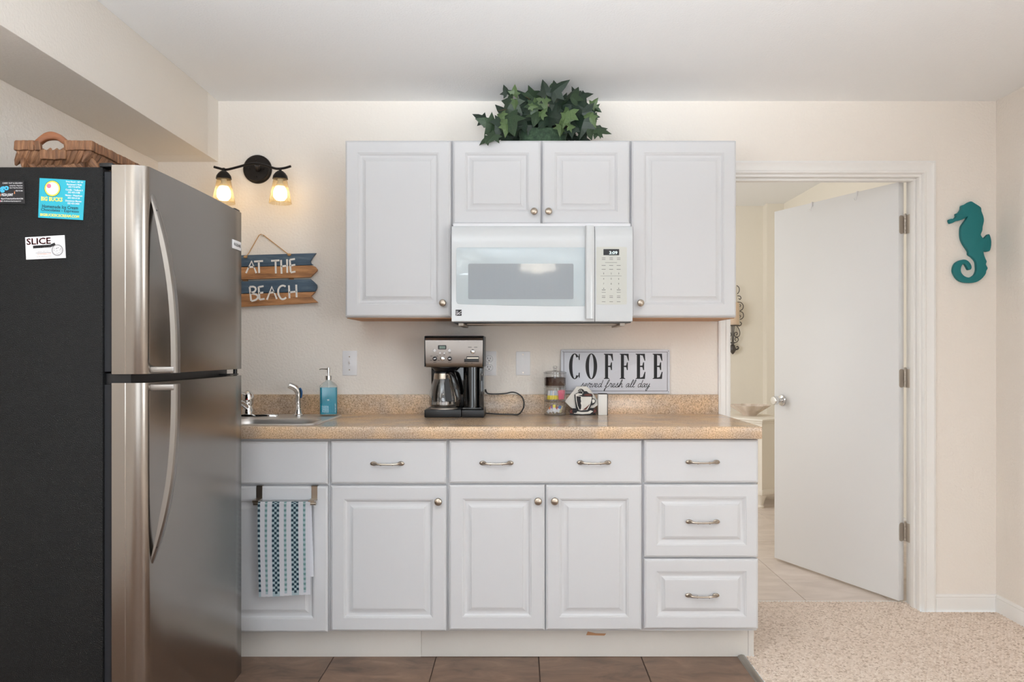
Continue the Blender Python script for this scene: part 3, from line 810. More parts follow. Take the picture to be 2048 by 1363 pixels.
q = W(657, 832, 3.45)
so = thing('soap_dispenser', 'ribbed glass pump bottle filled with blue liquid soap', 'soap dispenser', (q.x, 3.45, ZK + 0.0025))
z0 = ZK + 0.0055
_ra = math.atan2(-q.x, 3.45)
def rbot(i, z, r=0.012):
    P = rrect(-0.0405 + i, 0.0405 - i, -0.028 + min(i, 0.014), 0.028 - min(i, 0.014), max(0.003, min(r, 0.012)), 4)
    return [(q.x + x * math.cos(_ra) - y * math.sin(_ra), 3.45 + x * math.sin(_ra) + y * math.cos(_ra), z) for x, y in P]
MB().loft([rbot(0.003, z0), rbot(0, z0 + 0.004), rbot(0, z0 + 0.128), rbot(0.004, z0 + 0.135), rbot(0.016, z0 + 0.146), rbot(0.027, z0 + 0.153, 0.013), rbot(0.0285, z0 + 0.160, 0.0115)], caps=(True, False)).build('bottle', M['bottle'], so)
MB().loft([rbot(0.004, z0 + 0.004), rbot(0.003, z0 + 0.008), rbot(0.003, z0 + 0.124)]).build('liquid', M['soap'], so)
rb = MB()
for k in range(10):
    t_ = MB().box(-0.036 + 0.008 * k - 0.0007, -0.036 + 0.008 * k + 0.0007, -0.0288, -0.0278, z0 + 0.008, z0 + 0.126)
    t_.xform(Matrix.Translation((q.x, 3.45, 0)) @ Matrix.Rotation(_ra, 4, 'Z')); rb._merge(t_.bm)
rb.build('rib', thin_glass('bottle_rib', (0.80, 0.92, 0.95, 1), 0.02, 0.2), so)['kind'] = 'stuff'
MB().lathe([(0.014, 0), (0.0155, 0.001), (0.0155, 0.018), (0.0145, 0.019), (0.007, 0.0195)], (q.x, 3.45, z0 + 0.158), 'Z', 20).build('collar', M['chrome'], so)
MB().lathe([(0.004, 0), (0.004, 0.012), (0.0065, 0.0125), (0.0065, 0.036), (0.005, 0.037)], (q.x, 3.45, z0 + 0.177), 'Z', 16).build('pump_head', M['chrome'], so)
MB().tube([(q.x, 3.45, z0 + 0.207), (q.x - 0.03, 3.45, z0 + 0.2075), (q.x - 0.041, 3.45, z0 + 0.205)], [0.004, 0.003, 0.0022], 10).build('nozzle', M['chrome'], so)
MB().tube(catmull([(q.x, 3.45, z0 + 0.16), (q.x, 3.448, z0 + 0.08), (q.x - 0.01, 3.444, z0 + 0.03), (q.x - 0.03, 3.44, z0 + 0.006)], 6), 0.003, 8).build('straw', M['paint_w'], so)

# ------------------------------------------------------------------ refrigerator (front faces +X)
FN, FF = 2.016, 2.72
RX = -0.99            # door front plane
rf = thing('refrigerator', 'stainless top-freezer refrigerator with textured black side', 'refrigerator', (-1.34, 2.37, 0))
MB().box(-1.695, -1.106, FN + 0.004, FF - 0.004, 0.03, 1.712, 0.006).build('body', M['fblack'], rf)
MB().box(-1.106, -1.085, FN + 0.012, FF - 0.012, 1.17, 1.700).box(-1.106, -1.085, FN + 0.012, FF - 0.012, 0.09, 1.135).build('gasket', M['gasket'], rf)
MB().box(-1.106, -1.04, FN + 0.02, FF - 0.02, 1.136, 1.165).build('mullion', M['black'], rf)
MB().box(-1.68, -1.1, FN + 0.03, FF - 0.03, 0.0, 0.03).box(-1.12, -1.06, FN + 0.02, FF - 0.02, 0.015, 0.075, 0.004).build('kick_grille', M['black'], rf)
def door_poly():
    p = [(-1.084, FN + 0.003), (-1.081, FN)]
    p += [(-1.046, FN), (-1.0445, FN + 0.0012), (-1.038, FN + 0.0012)]
    cx, cy, r = -1.031, FN + 0.026, 0.025
    p += [(cx + (RX - 0.0015 - cx) * math.sin(a), cy - r * math.cos(a)) for a in [PI / 2 * k / 8 for k in range(9)]]
    n = 10
    for k in range(1, n):
        y = FN + 0.026 + (FF - 0.014 - FN - 0.026) * k / n; t = k / n
        p.append((RX - 0.0015 + 0.006 * (1 - (2 * t - 1) ** 2), y))
    p += [(RX - 0.002, FF - 0.012), (RX - 0.006, FF - 0.004), (RX - 0.013, FF), (-1.084, FF)]
    return p
def fdoor(name, z0, z1):
    return MB().prism(door_poly(), z0, z1, 'xy', bev=0.0015).build(name, M['steel'], rf, ang=25)
fz = fdoor('freezer_door', 1.163, 1.716)
fd = fdoor('fridge_door', 0.085, 1.140)
def bow_handle(parent, z_tip, z_end):
    """bowed strap: flush with the door at z_tip, standing proud at z_end with a return into the door"""
    yc = FN + 0.040; prof = []
    n = 18; hw = 0.0125
    rings = []
    for k in range(n + 1):
        t = k / n; z = z_tip + (z_end - z_tip) * t
        out = -0.004 + 0.070 * (1 - (1 - t) ** 2.6)
        th = 0.006 + 0.010 * min(1, t * 3.5)
        xo = RX + 0.003 + out; xi = xo - th
        hh = hw * (0.8 + 0.2 * min(1, t * 6))
        rings.append([(xi, yc - hh, z), (xo - 0.003, yc - hh, z), (xo, yc - hh + 0.004, z), (xo + 0.001, yc, z), (xo, yc + hh - 0.004, z), (xo - 0.003, yc + hh, z), (xi, yc + hh, z)])
    b = MB().loft(rings)
    s = 1 if z_end > z_tip else -1
    b.box(RX - 0.03, RX + 0.062, yc - hw - 0.002, yc + hw, min(z_end, z_end - s * 0.017), max(z_end, z_end - s * 0.017), 0.004)
    h = b.build('handle', M['handle'], parent, ang=30)
    MB().lathe([(0.003, -0.0), (0.003, 0.002)], (RX + 0.012, yc - hw - 0.001 + 0.0035, z_tip + s * 0.045), 'Y', 10).build('screw', M['black'], parent)
    return h
bow_handle(fz, ZZ(388, 2.052), 1.166)
bow_handle(fd, ZZ(1126, 2.052), 1.136)
# gap hinge, top hinge cap, badge
MB().box(-1.07, RX - 0.012, FF - 0.09, FF - 0.012, 1.1425, 1.1465).lathe([(0.007, 0), (0.007, 0.022)], (RX - 0.02, FF - 0.022, 1.1405), 'Z', 12).build('centre_hinge', M['black'], rf)
MB().box(-1.09, RX - 0.008, FF - 0.052, FF - 0.006, 1.7165, 1.7265, 0.004).build('hinge_cap', M['black'], rf)
MB().box(-1.12, -1.083, FN + 0.008, FN + 0.05, 1.7125, 1.724, 0.004).build('hinge_cap', M['black'], rf)
bd = MB().box(RX + 0.0008, RX + 0.004, 2.612, 2.692, 1.578, 1.609, 0.0015).build('badge', M['white_pl'], fz)
m = MB(); put_text(m, 'FRIGIDAIRE', 2.622, 2.684, 1.5885, 1.5985, RX + 0.0045, 0.01, axis='+X'); m.build('badge_lettering', M['ink'], fz)

# magnets on the black side
YM = FN + 0.0035
def card(name, label, pts, col, grp='flat advertising magnets on the refrigerator side'):
    c = sum((W(x, y, YM) for x, y in pts), Vector()) / len(pts)
    t = thing(name, label, 'magnet', c, grp)
    P3 = [W(x, y, YM) for x, y in pts]
    MB().prism([(p.x, p.z) for p in P3], YM - 0.0015, YM + 0.0002, 'xz').build('card', col, t)
    return t
def ctext(t, rows, col, name='lettering', ang=0.0, piv=None):
    m = MB()
    for s, xa, xb, ya, yb, bold in rows:
        pv = W(piv[0], piv[1], YM) if piv else None
        put_text(m, s, XX(xa, YM), XX(xb, YM), ZZ(yb, YM), ZZ(ya, YM), YM - 0.0018, bold, ang, (pv.x, pv.z) if piv else None)
    return m.build(name, col, t)
def disc(t, name, px, py, r, col, y=-0.0018, n=20, rz=None):
    c = W(px, py, YM); k = YM / F
    return MB().prism(ellipse(c.x, c.z, r * k, (rz or r) * k, n), YM + y, YM + y + 0.0003, 'xz').build(name, col, t)
tm = card('fridge_magnet', 'square teal ice cream shop magnet with yellow and black lettering', [(80, 356), (171, 361), (166.5, 440), (77, 435)], M['card_teal'])
pv = (124, 398); sl = -0.055
# turned with the card: written on straight rows, then rotated about the card's centre
ctext(tm, [('BIG BUCKS', 83, 126, 395, 403.5, 0.03)], M['p_yellow'], 'lettering', sl, pv)
ctext(tm, [('Homemade Ice Cream', 86, 158, 410.5, 417.5, 0.012), ('Chocolates - Espresso', 84, 160, 418, 425.5, 0.012)], M['ink'], 'lettering', sl, pv)
ctext(tm, [('BIGBUCKSICECREAM.COM', 83, 161, 428.5, 434, 0.03)], M['p_yellow'], 'lettering', sl, pv)
ctext(tm, [('Duty Beach - MP 4.5', 131, 165, 361, 364.6, 0.02), ("Buccaneer's Walk", 133, 163, 366, 369.6, 0.02), ('252 715-0776', 136, 160, 371, 374.4, 0.02),
           ('Corolla - TimBuck II', 131, 165, 377, 380.4, 0.02), ('252 453-3188', 136, 160, 382, 385.4, 0.02), ('Manteo - Waterfront', 131, 165, 388, 391.4, 0.02), ('252 423-3118', 136, 160, 393, 396.4, 0.02),
           ('Downtown Manteo', 132, 164, 399, 402.4, 0.02), ('252 423-3400', 136, 160, 404, 407.4, 0.02)], M['card_white'], 'lettering', sl, pv)
disc(tm, 'roundel', 105.5, 377, 16.2, M['ink'], -0.0018); disc(tm, 'roundel', 105.5, 377, 15.4, M['p_yellow'], -0.0020); disc(tm, 'roundel', 105.5, 377, 12.5, M['card_white'], -0.0022)
disc(tm, 'roundel', 99, 372, 4.5, M['p_pink'], -0.0024, 14)
sm = card('fridge_magnet', 'white pizzeria business card magnet with red and black lettering', [(51, 474.5), (129.5, 470), (132, 515.5), (53, 519)], M['card_white'])
pv = (91, 495); sl = 0.05
ctext(sm, [('SLICE', 54.5, 103, 475, 488, 0.02)], M['p_red'], 'lettering', sl, (91.6, 495.4))
ctext(sm, [('SLICE', 54.5, 103, 475, 488, 0.01)], M['ink'], 'lettering', sl, pv)
k_ = YM / F
m = MB(); c0 = W(67, 494, YM); c1 = W(102, 491.5, YM); c2 = W(111, 487.5, YM)
m.ribbon([(c0.x, c0.z), (c1.x, c1.z), (c2.x, c2.z)], 2.8 * k_, YM - 0.0016, 0.0002); m.build('peel', M['ink'], sm)
ctext(sm, [('PIZZERIA', 69, 100, 492.4, 496, 0.01)], M['card_white'], 'lettering', sl, pv)
disc(sm, 'roundel', 115.5, 500, 11.4, M['ink'], -0.0018); disc(sm, 'roundel', 115.5, 500, 10.4, M['card_white'], -0.0020); disc(sm, 'roundel', 115.5, 500, 9.6, M['ink'], -0.0021); disc(sm, 'roundel', 115.5, 500, 9.1, M['card_white'], -0.0022)
m = MB(); rr = random.Random(3)
for k in range(30):
    a, r0 = rr.uniform(0, 6.28), 7.6 * math.sqrt(rr.random()); c = W(115.5 + r0 * math.cos(a), 500 + r0 * math.sin(a), YM); s_ = rr.uniform(0.4, 1.0) * k_
    m.prism([(c.x - s_, c.z - s_ * .6), (c.x + s_, c.z - s_ * .3), (c.x + s_ * .4, c.z + s_)], YM - 0.0024, YM - 0.0022, 'xz')
m.build('topping', M['ink'], sm)['kind'] = 'stuff'
ctext(sm, [('(252) 207-7011', 76, 100, 501.5, 503.6, 0.0), ('1st St, Kill Devil Hills', 73, 103, 511.5, 513.3, 0.0)], M['mw_ink'], 'lettering', sl, pv)
ctext(sm, [('SLICEPIZZERIA.COM', 75, 102, 506.5, 508.8, 0.0)], M['p_orange'], 'lettering', sl, pv)
m = MB(); a = W(72, 506, YM); c = W(103, 504.4, YM); m.ribbon([(a.x, a.z), (c.x, c.z)], 0.25 * k_, YM - 0.0016, 0.0002); m.build('rule', M['ink'], sm)
bm_ = card('fridge_magnet', 'black pizza joint flyer magnet with blue and white lettering', [(-28, 361), (49, 362.5), (51, 407.5), (-28, 407)], M['card_black'])
ctext(bm_, [('CARRY OUT & DELIVERY', 6, 46, 364.8, 367.8, 0.0), ('Specialty Pizza - Wings & Subs', 20, 46, 370.3, 373, 0.02), ('Open 7 Days Noon till Late', 20, 46, 374.6, 377.2, 0.02), ('(252) 715-1466', 32, 46.3, 380.2, 383.5, 0.02),
            ('PIZZA JOINT', 4, 27, 387, 393.5, 0.03), ('Milepost 9.5 The Beach Road Kill Devil Hills NC 27948', 3, 47, 396, 399.5, 0.03), ('@ thebeachpizzajoint', 2, 43, 401, 403.6, 0.02)], M['card_white'])
ctext(bm_, [('Mango', -26, 19, 370, 386, 0.05)], M['p_cyan'], 'lettering', 0.12, (0, 380))
disc(bm_, 'roundel', -2, 390, 4, M['p_orange'], -0.0018, 14); disc(bm_, 'roundel', -0.5, 402, 2.4, M['p_pink'], -0.0018, 12)
m = MB(); a = W(29, 388, YM); m.prism([(a.x, a.z), (a.x + 2 * k_, a.z + 1 * k_), (a.x + 0.8 * k_, a.z + 7 * k_)], YM - 0.0019, YM - 0.0016, 'xz'); m.build('flame', M['p_orange'], bm_)

# ------------------------------------------------------------------ basket on the refrigerator
BY0, BY1 = 2.13, 2.60; BXa, BXb = XX(33, 2.13), XX(180, 2.13); BZ0 = 1.714; BZ1 = ZZ(280, 2.13)
bk = thing('wicker_basket', 'brown woven tray basket with bent wood handle on the refrigerator', 'basket', ((BXa + BXb) / 2, (BY0 + BY1) / 2, BZ0))
MB().box(BXa + 0.035, BXb - 0.035, BY0 + 0.035, BY1 - 0.035, BZ0, BZ0 + 0.01, 0.003).build('bottom', M['basket'], bk)
st_me = MB().loft([[(math.cos(2 * PI * k / 8) * r * 0.0125, math.sin(2 * PI * k / 8) * r * 0.006, z) for k in range(8)] for r, z in ((0.25, -0.032), (0.8, -0.018), (1.0, 0.0), (0.8, 0.018), (0.25, 0.032))]).build('strand', M['basket'])
st_me.parent = bk
wr_me = MB().box(-0.0095, 0.0095, -0.0065, 0.0065, -0.017, 0.0105, 0.0035, 2).build('rim_wrap', M['basket']); wr_me.parent = bk
base = Vector(bk['_w']); zt = BZ1
cor = [(BXa, BY0), (BXb, BY0), (BXb, BY1), (BXa, BY1)]
first = [True, True]
def place(me, p, rot, sc):
    key = 0 if me is st_me else 1
    if first[key]: o = me; first[key] = False
    else: o = me.copy(); COL.objects.link(o)
    o.location = Vector(p) - base; o.rotation_euler = rot; o.scale = sc
zs = BZ1 - 0.012
for s in range(4):
    a, c = Vector(cor[s]), Vector(cor[(s + 1) % 4]); Ls = (c - a).length; yaw = math.atan2((c - a).y, (c - a).x)
    nrm = Vector((math.sin(yaw), -math.cos(yaw)))
    n = round(Ls / 0.0165)
    for k in range(n):
        p = a + (c - a) * ((k + 0.5) / n)
        f = (p - a).length
        low = 0.0
        if s == 0 and 0.065 < f < 0.137: low = -0.026
        place(wr_me, (p.x, p.y, zs + low + random.uniform(-0.0006, 0.0006)), (random.uniform(-.06, .06), random.uniform(-0.10, 0.10), yaw), (random.uniform(0.95, 1.3), random.uniform(0.95, 1.05), random.uniform(0.97, 1.06)))
    n = round(Ls / 0.0195)
    for row in range(2):
        for k in range(n):
            f = (k + 0.5 * (row % 2) + 0.25) / n
            p = a + (c - a) * min(0.99, f) - nrm * (0.008 + 0.010 * row) 
            zz = BZ1 - 0.042 - 0.018 * row - (0.004 if s == 0 and 0.06 < f * Ls < 0.14 else 0)
            place(st_me, (p.x, p.y, zz), (0.25, (0.62 if row % 2 == 0 else -0.62), yaw), (random.uniform(0.9, 1.1), 1.2, random.uniform(0.82, 0.98)))
inn = MB()   # inner lining of the weave, so light gaps stay small
for s in range(4):
    a, c = Vector(cor[s]), Vector(cor[(s + 1) % 4]); d = (c - a).normalized(); nrm = Vector((-d.y, d.x))
    q = [a + nrm * 0.012, c + nrm * 0.012]; q2 = [a + nrm * 0.036 + d * 0.03, c + nrm * 0.036 - d * 0.03]
    inn.loft([[(q[0].x, q[0].y, BZ1 - 0.043), (q[1].x, q[1].y, BZ1 - 0.043), (q[1].x + nrm.x * 0.004, q[1].y + nrm.y * 0.004, BZ1 - 0.043), (q[0].x + nrm.x * 0.004, q[0].y + nrm.y * 0.004, BZ1 - 0.043)],
              [(q2[0].x, q2[0].y, BZ0 + 0.004), (q2[1].x, q2[1].y, BZ0 + 0.004), (q2[1].x + nrm.x * 0.004, q2[1].y + nrm.y * 0.004, BZ0 + 0.004), (q2[0].x + nrm.x * 0.004, q2[0].y + nrm.y * 0.004, BZ0 + 0.004)]])
inn.build('weave_core', M['basket'], bk)
out_ = catmull([W(66, 286, 2.13), W(78, 275, 2.13), W(91, 266, 2.13), W(104, 263.5, 2.13), W(117, 267, 2.13), W(127, 274, 2.13), W(140, 286, 2.13)], 5)
inn_ = catmull([W(74, 295, 2.13), W(83, 287, 2.13), W(92, 281, 2.13), W(104, 279, 2.13), W(115, 280.5, 2.13), W(125, 287, 2.13), W(134, 293, 2.13)], 5)
for ya, yb in ((BY0 - 0.006, BY0 + 0.008), (BY1 - 0.008, BY1 + 0.006)):
    MB().loft([[(o_.x, ya + 0.003, o_.z), (o_.x * .9 + i_.x * .1, ya, o_.z * .88 + i_.z * .12), (i_.x * .9 + o_.x * .1, ya, i_.z * .88 + o_.z * .12), (i_.x, ya + 0.003, i_.z), (i_.x, yb, i_.z), (o_.x, yb, o_.z)] for o_, i_ in zip(out_, inn_)]).build('handle', M['wood_h'], bk, ang=60)

# ------------------------------------------------------------------ wall light above the sink
YS = 3.455
vl = thing('wall_light', 'two-bulb dark bronze wall light with amber ribbed shades', 'wall light', W(516, 339, YW))
c = W(516, 339, 3.6)
MB().lathe([(0.067, -0.001), (0.067, -0.010), (0.063, -0.016), (0.058, -0.018), (0.056, -0.0225), (0.0, -0.025)], (c.x, YW, c.z), 'Y', 40).build('backplate', M['bronze'], vl)
for dx, dz in ((0.0, 0.04), (-0.035, 0.0), (0.035, -0.002), (0.0, -0.04)):
    MB().sphere((c.x + dx, YW - 0.0255, c.z + dz), 0.0042, 0.0035, 0.0042, 10).build('screw', M['bronze'], vl)
arm = catmull([W(428, 333.5, YS), W(437, 336, YS), W(452, 339, YS), W(475, 334, YS), W(497, 328, YS), W(512, 327, YS), W(532, 331, YS), W(552, 337, YS), W(568, 336, YS), W(582, 332, YS)], 6)
MB().tube(arm, 0.0055, 10).tube([W(516, 339, YW - 0.02), W(514, 328, YS)], 0.011, 10).build('arm', M['bronze'], vl)
for px in (447.5, 560.5):
    p = W(px, 350, YS)
    MB().lathe([(0.006, 0.032), (0.006, 0.02), (0.012, 0.018), (0.022, 0.010), (0.031, -0.003), (0.033, -0.012), (0.034, -0.018), (0.028, -0.018)], p, 'Z', 28).build('socket', M['bronze'], vl)
    z0 = -0.0165
    prof = [(0.028, z0), (0.031, z0 - 0.012), (0.037, z0 - 0.045), (0.043, z0 - 0.075), (0.047, z0 - 0.096), (0.049, z0 - 0.112)]
    MB().lathe(prof, p, 'Z', 96, cap=False, wob=lambda a, h: 1 + 0.018 * math.cos(a * 32)).build('shade', M['shade'], vl)
    bo_ = MB().lathe([(0.020, -0.052), (0.0285, -0.068), (0.031, -0.085), (0.029, -0.100), (0.019, -0.113), (0, -0.117)], p, 'Z', 24).build('bulb', M['bulb'], vl)
    MB().lathe([(0.0125, -0.018), (0.0125, -0.034), (0.017, -0.040), (0.0195, -0.0515)], p, 'Z', 20).build('bulb_neck', M['white_pl'], bo_)

# ------------------------------------------------------------------ hanging board sign
ZS = 7.174
sg = lambda zx, zy, Y=3.57: W(470 + zx / ZS, 440 + zy / ZS, Y)
bs = thing('beach_sign', 'hanging plank sign reading AT THE BEACH in white paint', 'sign', sg(465, 865, 3.58))
def board(pts, y0, col, sm=()):
    P3 = [sg(x, y) for x, y in pts]
    return MB().prism([(p.x, p.z) for p in P3], y0, y0 + 0.014, 'xz', bev=0.002).build('board', col, bs)
board([(-230, 510), (1160, 471), (1110, 535), (1076, 592), (1088, 620), (1116, 640), (-230, 674)], 3.572, M['navy'])
board([(-230, 684), (1108, 648), (1150, 668), (1178, 706), (1172, 730), (1130, 770), (1082, 818), (-230, 862)], 3.570, M['oak'])
board([(-230, 888), (1078, 842), (1125, 880), (1168, 925), (1174, 962), (1160, 1000), (1148, 1022), (-230, 1060)], 3.571, M['navy'])
board([(-230, 1068), (1150, 1028), (1120, 1060), (1090, 1088), (1115, 1120), (1190, 1180), (900, 1202), (530, 1218), (-230, 1262)], 3.569, M['oak'])
MB().box(sg(100, 0).x, sg(160, 0).x, 3.586, 3.597, sg(0, 1220).z, sg(0, 520).z).box(sg(760, 0).x, sg(820, 0).x, 3.586, 3.597, sg(0, 1180).z, sg(0, 500).z).build('batten', M['oak'], bs)
m = MB()
ST = [[(160, 760), (240, 588), (308, 760)], [(192, 676), (282, 668)], [(276, 594), (404, 586)], [(342, 592), (349, 758)], [(520, 584), (638, 577)], [(583, 582), (588, 764)],
      [(663, 572), (670, 768)], [(748, 560), (752, 756)], [(668, 664), (746, 654)], [(788, 566), (801, 746)], [(788, 568), (862, 557)], [(796, 654), (866, 640)], [(800, 750), (869, 738)],
      [(212, 958), (222, 1050), (234, 1158)], [(212, 957), (270, 955), (300, 985), (280, 1025), (224, 1044)], [(228, 1052), (300, 1064), (332, 1100), (300, 1142), (236, 1160)],
      [(340, 955), (347, 1045), (355, 1140)], [(340, 960), (412, 946)], [(348, 1046), (408, 1038)], [(356, 1140), (426, 1128)],
      [(460, 1142), (530, 955), (602, 1130)], [(502, 1042), (572, 1030)], [(728, 952), (690, 938), (648, 955), (622, 1005), (630, 1075), (665, 1128), (705, 1130), (736, 1108)],
      [(775, 935), (784, 1120)], [(880, 925), (886, 1106)], [(780, 1036), (882, 1022)]]
LC = [2, 2, 2, 3, 4, 3, 4, 2, 1, 3]; li, lc = 0, 0
for s_ in ST:
    pp = [(sg(x, y).x, sg(x, y).z) for x, y in s_]
    if len(pp) > 3: pp = [(p.x, p.y) for p in [Vector(v) for v in catmull([(a, c, 0) for a, c in pp], 5)]]
    m.ribbon(pp, 0.0042, 3.5688, 0.0012); lc += 1
    if lc == LC[li]: m.build('letter', M['paint_w'], bs); m = MB(); li += 1; lc = 0
MB().tube([sg(168, 512, 3.566), sg(200, 470, 3.58), sg(345, 215, 3.588), sg(372, 203, 3.589), sg(410, 215, 3.588), sg(740, 470, 3.58), sg(772, 492, 3.566)], 0.0022, 8).build('rope', M['rope'], bs)
for x, y in ((150, 528), (778, 495)): MB().sphere(sg(x, y, 3.567), 0.0095, 0.006, 0.0065, 10).build('knot', M['rope'], bs)
nl = tag(MB().lathe([(0.002, 0.0), (0.002, -0.014), (0.0045, -0.0145), (0.0045, -0.016)], (sg(374, 208).x, YW, sg(374, 212).z), 'Y', 10).build('nail', M['nickel_dark']), 'small nail in the wall holding the beach sign rope', 'nail')

# ------------------------------------------------------------------ wall plates
def plate(label, x0, x1, y0, y1, cat):
    a, c = W(x0, y1, YW), W(x1, y0, YW)
    t = thing('wall_plate', label, cat, ((a.x + c.x) / 2, YW, (a.z + c.z) / 2), 'white plates on the wall')
    MB().box(a.x, c.x, YW - 0.006, YW - 0.0005, a.z, c.z, 0.0025).build('plate', M['white_pl'], t)
    return t, a, c
def pscrew(t, px, py): MB().lathe([(0.0032, 0.0), (0.0032, -0.0012), (0, -0.0014)], (XX(px, YW), YW - 0.006, ZZ(py, YW)), 'Y', 10).build('screw', M['nickel'], t)
t, a, c = plate('white toggle light switch plate above the soap bottle', 685.5, 714.5, 701, 750.5, 'light switch')
pscrew(t, 699.5, 713); pscrew(t, 699.5, 739)
MB().box(XX(697.3, YW), XX(701.5, YW), YW - 0.0072, YW - 0.005, ZZ(731, YW), ZZ(719.5, YW), 0.0006).build('slot_frame', M['white_pl'], t)
MB().loft([[(XX(697.8, YW), YW - 0.007, ZZ(728, YW)), (XX(701, YW), YW - 0.007, ZZ(728, YW)), (XX(701, YW), YW - 0.007, ZZ(721, YW)), (XX(697.8, YW), YW - 0.007, ZZ(721, YW))],
           [(XX(698, YW), YW - 0.017, ZZ(723, YW)), (XX(700.8, YW), YW - 0.017, ZZ(723, YW)), (XX(700.8, YW), YW - 0.017, ZZ(719.5, YW)), (XX(698, YW), YW - 0.017, ZZ(719.5, YW))]]).build('toggle', M['white_pl'], t)
t, a, c = plate('white duplex outlet plate behind the coffee maker', 963.5, 993, 702, 750.5, 'outlet')
for py in (717.5, 734.5):
    px = 978.3; p = W(px, py, YW)
    MB().prism(ellipse(p.x, p.z, 0.0184, 0.0164, 24), YW - 0.0066, YW - 0.005, 'xz').build('receptacle_gap', M['mw_ink'], t)
    oc = MB().prism(ellipse(p.x, p.z, 0.0175, 0.0155, 24), YW - 0.0085, YW - 0.005, 'xz').build('receptacle', M['white_pl'], t)
    MB().box(p.x - 0.0075, p.x - 0.0052, YW - 0.0088, YW - 0.0075, p.z - 0.001, p.z + 0.0075).box(p.x + 0.005, p.x + 0.0072, YW - 0.0088, YW - 0.0075, p.z, p.z + 0.0068).lathe([(0.0026, -0.0088), (0.0026, -0.0075)], (p.x, YW, p.z - 0.0075), 'Y', 10).build('slot', M['ink'], oc)
pscrew(t, 978.3, 726)
t, a, c = plate('blank white wall plate between outlet and coffee sign', 1032, 1060.5, 702.5, 750, 'wall plate')
pscrew(t, 1046, 708.5); pscrew(t, 1046, 744.5)

# ------------------------------------------------------------------ coffee sign standing on the backsplash
YC = 3.588
k_ = YC / F
cs_ = thing('coffee_sign', 'white enamel sign with tall black letters reading COFFEE', 'sign', W(1230, 787, YC))
MB().prism(rrect(XX(1121.5, YC), XX(1339.5, YC), ZZ(786.8, YC) , ZZ(698.7, YC), 0.004, 4), YC - 0.003, YC + 0.001, 'xz', bev=0.0012).build('panel', M['tin'], cs_)
YT = YC - 0.0031
z1, z0 = ZZ(703.7, YC), ZZ(781.5, YC); x0, x1 = XX(1127.4, YC), XX(1334.6, YC)
m = MB(); th = 0.35 * k_
for (a, c) in (((x0, z0), (x1, z0)), ((x0, z1), (x1, z1)), ((x0, z0), (x0, z1)), ((x1, z0), (x1, z1))): m.ribbon([a, c], th, YT, 0.0003)
m.build('border', M['ink'], cs_)
for px, py in ((1126, 703), (1336.5, 701.5), (1336.5, 783), (1126, 783.5)): MB().prism(ellipse(XX(px, YC), ZZ(py, YC), 0.0018, 0.0018, 10), YT - 0.0003, YT, 'xz').build('hole', M['ink'], cs_)
def lx(p): return XX(p, YC)
lz0, lz1 = ZZ(757.2, YC), ZZ(707, YC); H_ = lz1 - lz0
m = MB()
def flush_letter():
    global m
    m.build('letter', M['ink'], cs_); m = MB()
def quad(pts): m.prism(pts, YT - 0.0004, YT, 'xz')
def crescent(cx, rx, a0, a1, n=40, ov=0.012):
    """thick-sided narrow ring between a0 and a1 (degrees)"""
    zc = (lz0 + lz1) / 2; rz = H_ / 2 + ov * H_
    rxi, rzi = rx * 0.40, rz * 0.935
    out = [(cx + rx * math.cos(math.radians(a0 + (a1 - a0) * k / n)), zc + rz * math.sin(math.radians(a0 + (a1 - a0) * k / n))) for k in range(n + 1)]
    inn = [(cx + rxi * math.cos(math.radians(a0 + (a1 - a0) * k / n)), zc + rzi * math.sin(math.radians(a0 + (a1 - a0) * k / n))) for k in range(n + 1)]
    m.loft([[(o_[0], YT - 0.0004, o_[1]), (i_[0], YT - 0.0004, i_[1]), (i_[0], YT, i_[1]), (o_[0], YT, o_[1])] for o_, i_ in zip(out, inn)])
# C
cw = lx(1159.6) - lx(1138); cx = lx(1138) + cw * 0.52
crescent(cx, cw * 0.52, 47, 313)
xr = lx(1159.4)
quad([(xr - cw * 0.085, lz1 - H_ * 0.25), (xr, lz1 - H_ * 0.25), (xr, lz1 - H_ * 0.0), (xr - cw * 0.05, lz1 - H_ * 0.0), (xr - cw * .13, lz1 - H_ * 0.12)])
quad([(xr - cw * 0.085, lz0 + H_ * 0.25), (xr - cw * .13, lz0 + H_ * 0.12), (xr - cw * 0.06, lz0 + H_ * 0.03), (xr, lz0 + H_ * 0.06), (xr, lz0 + H_ * 0.25)])
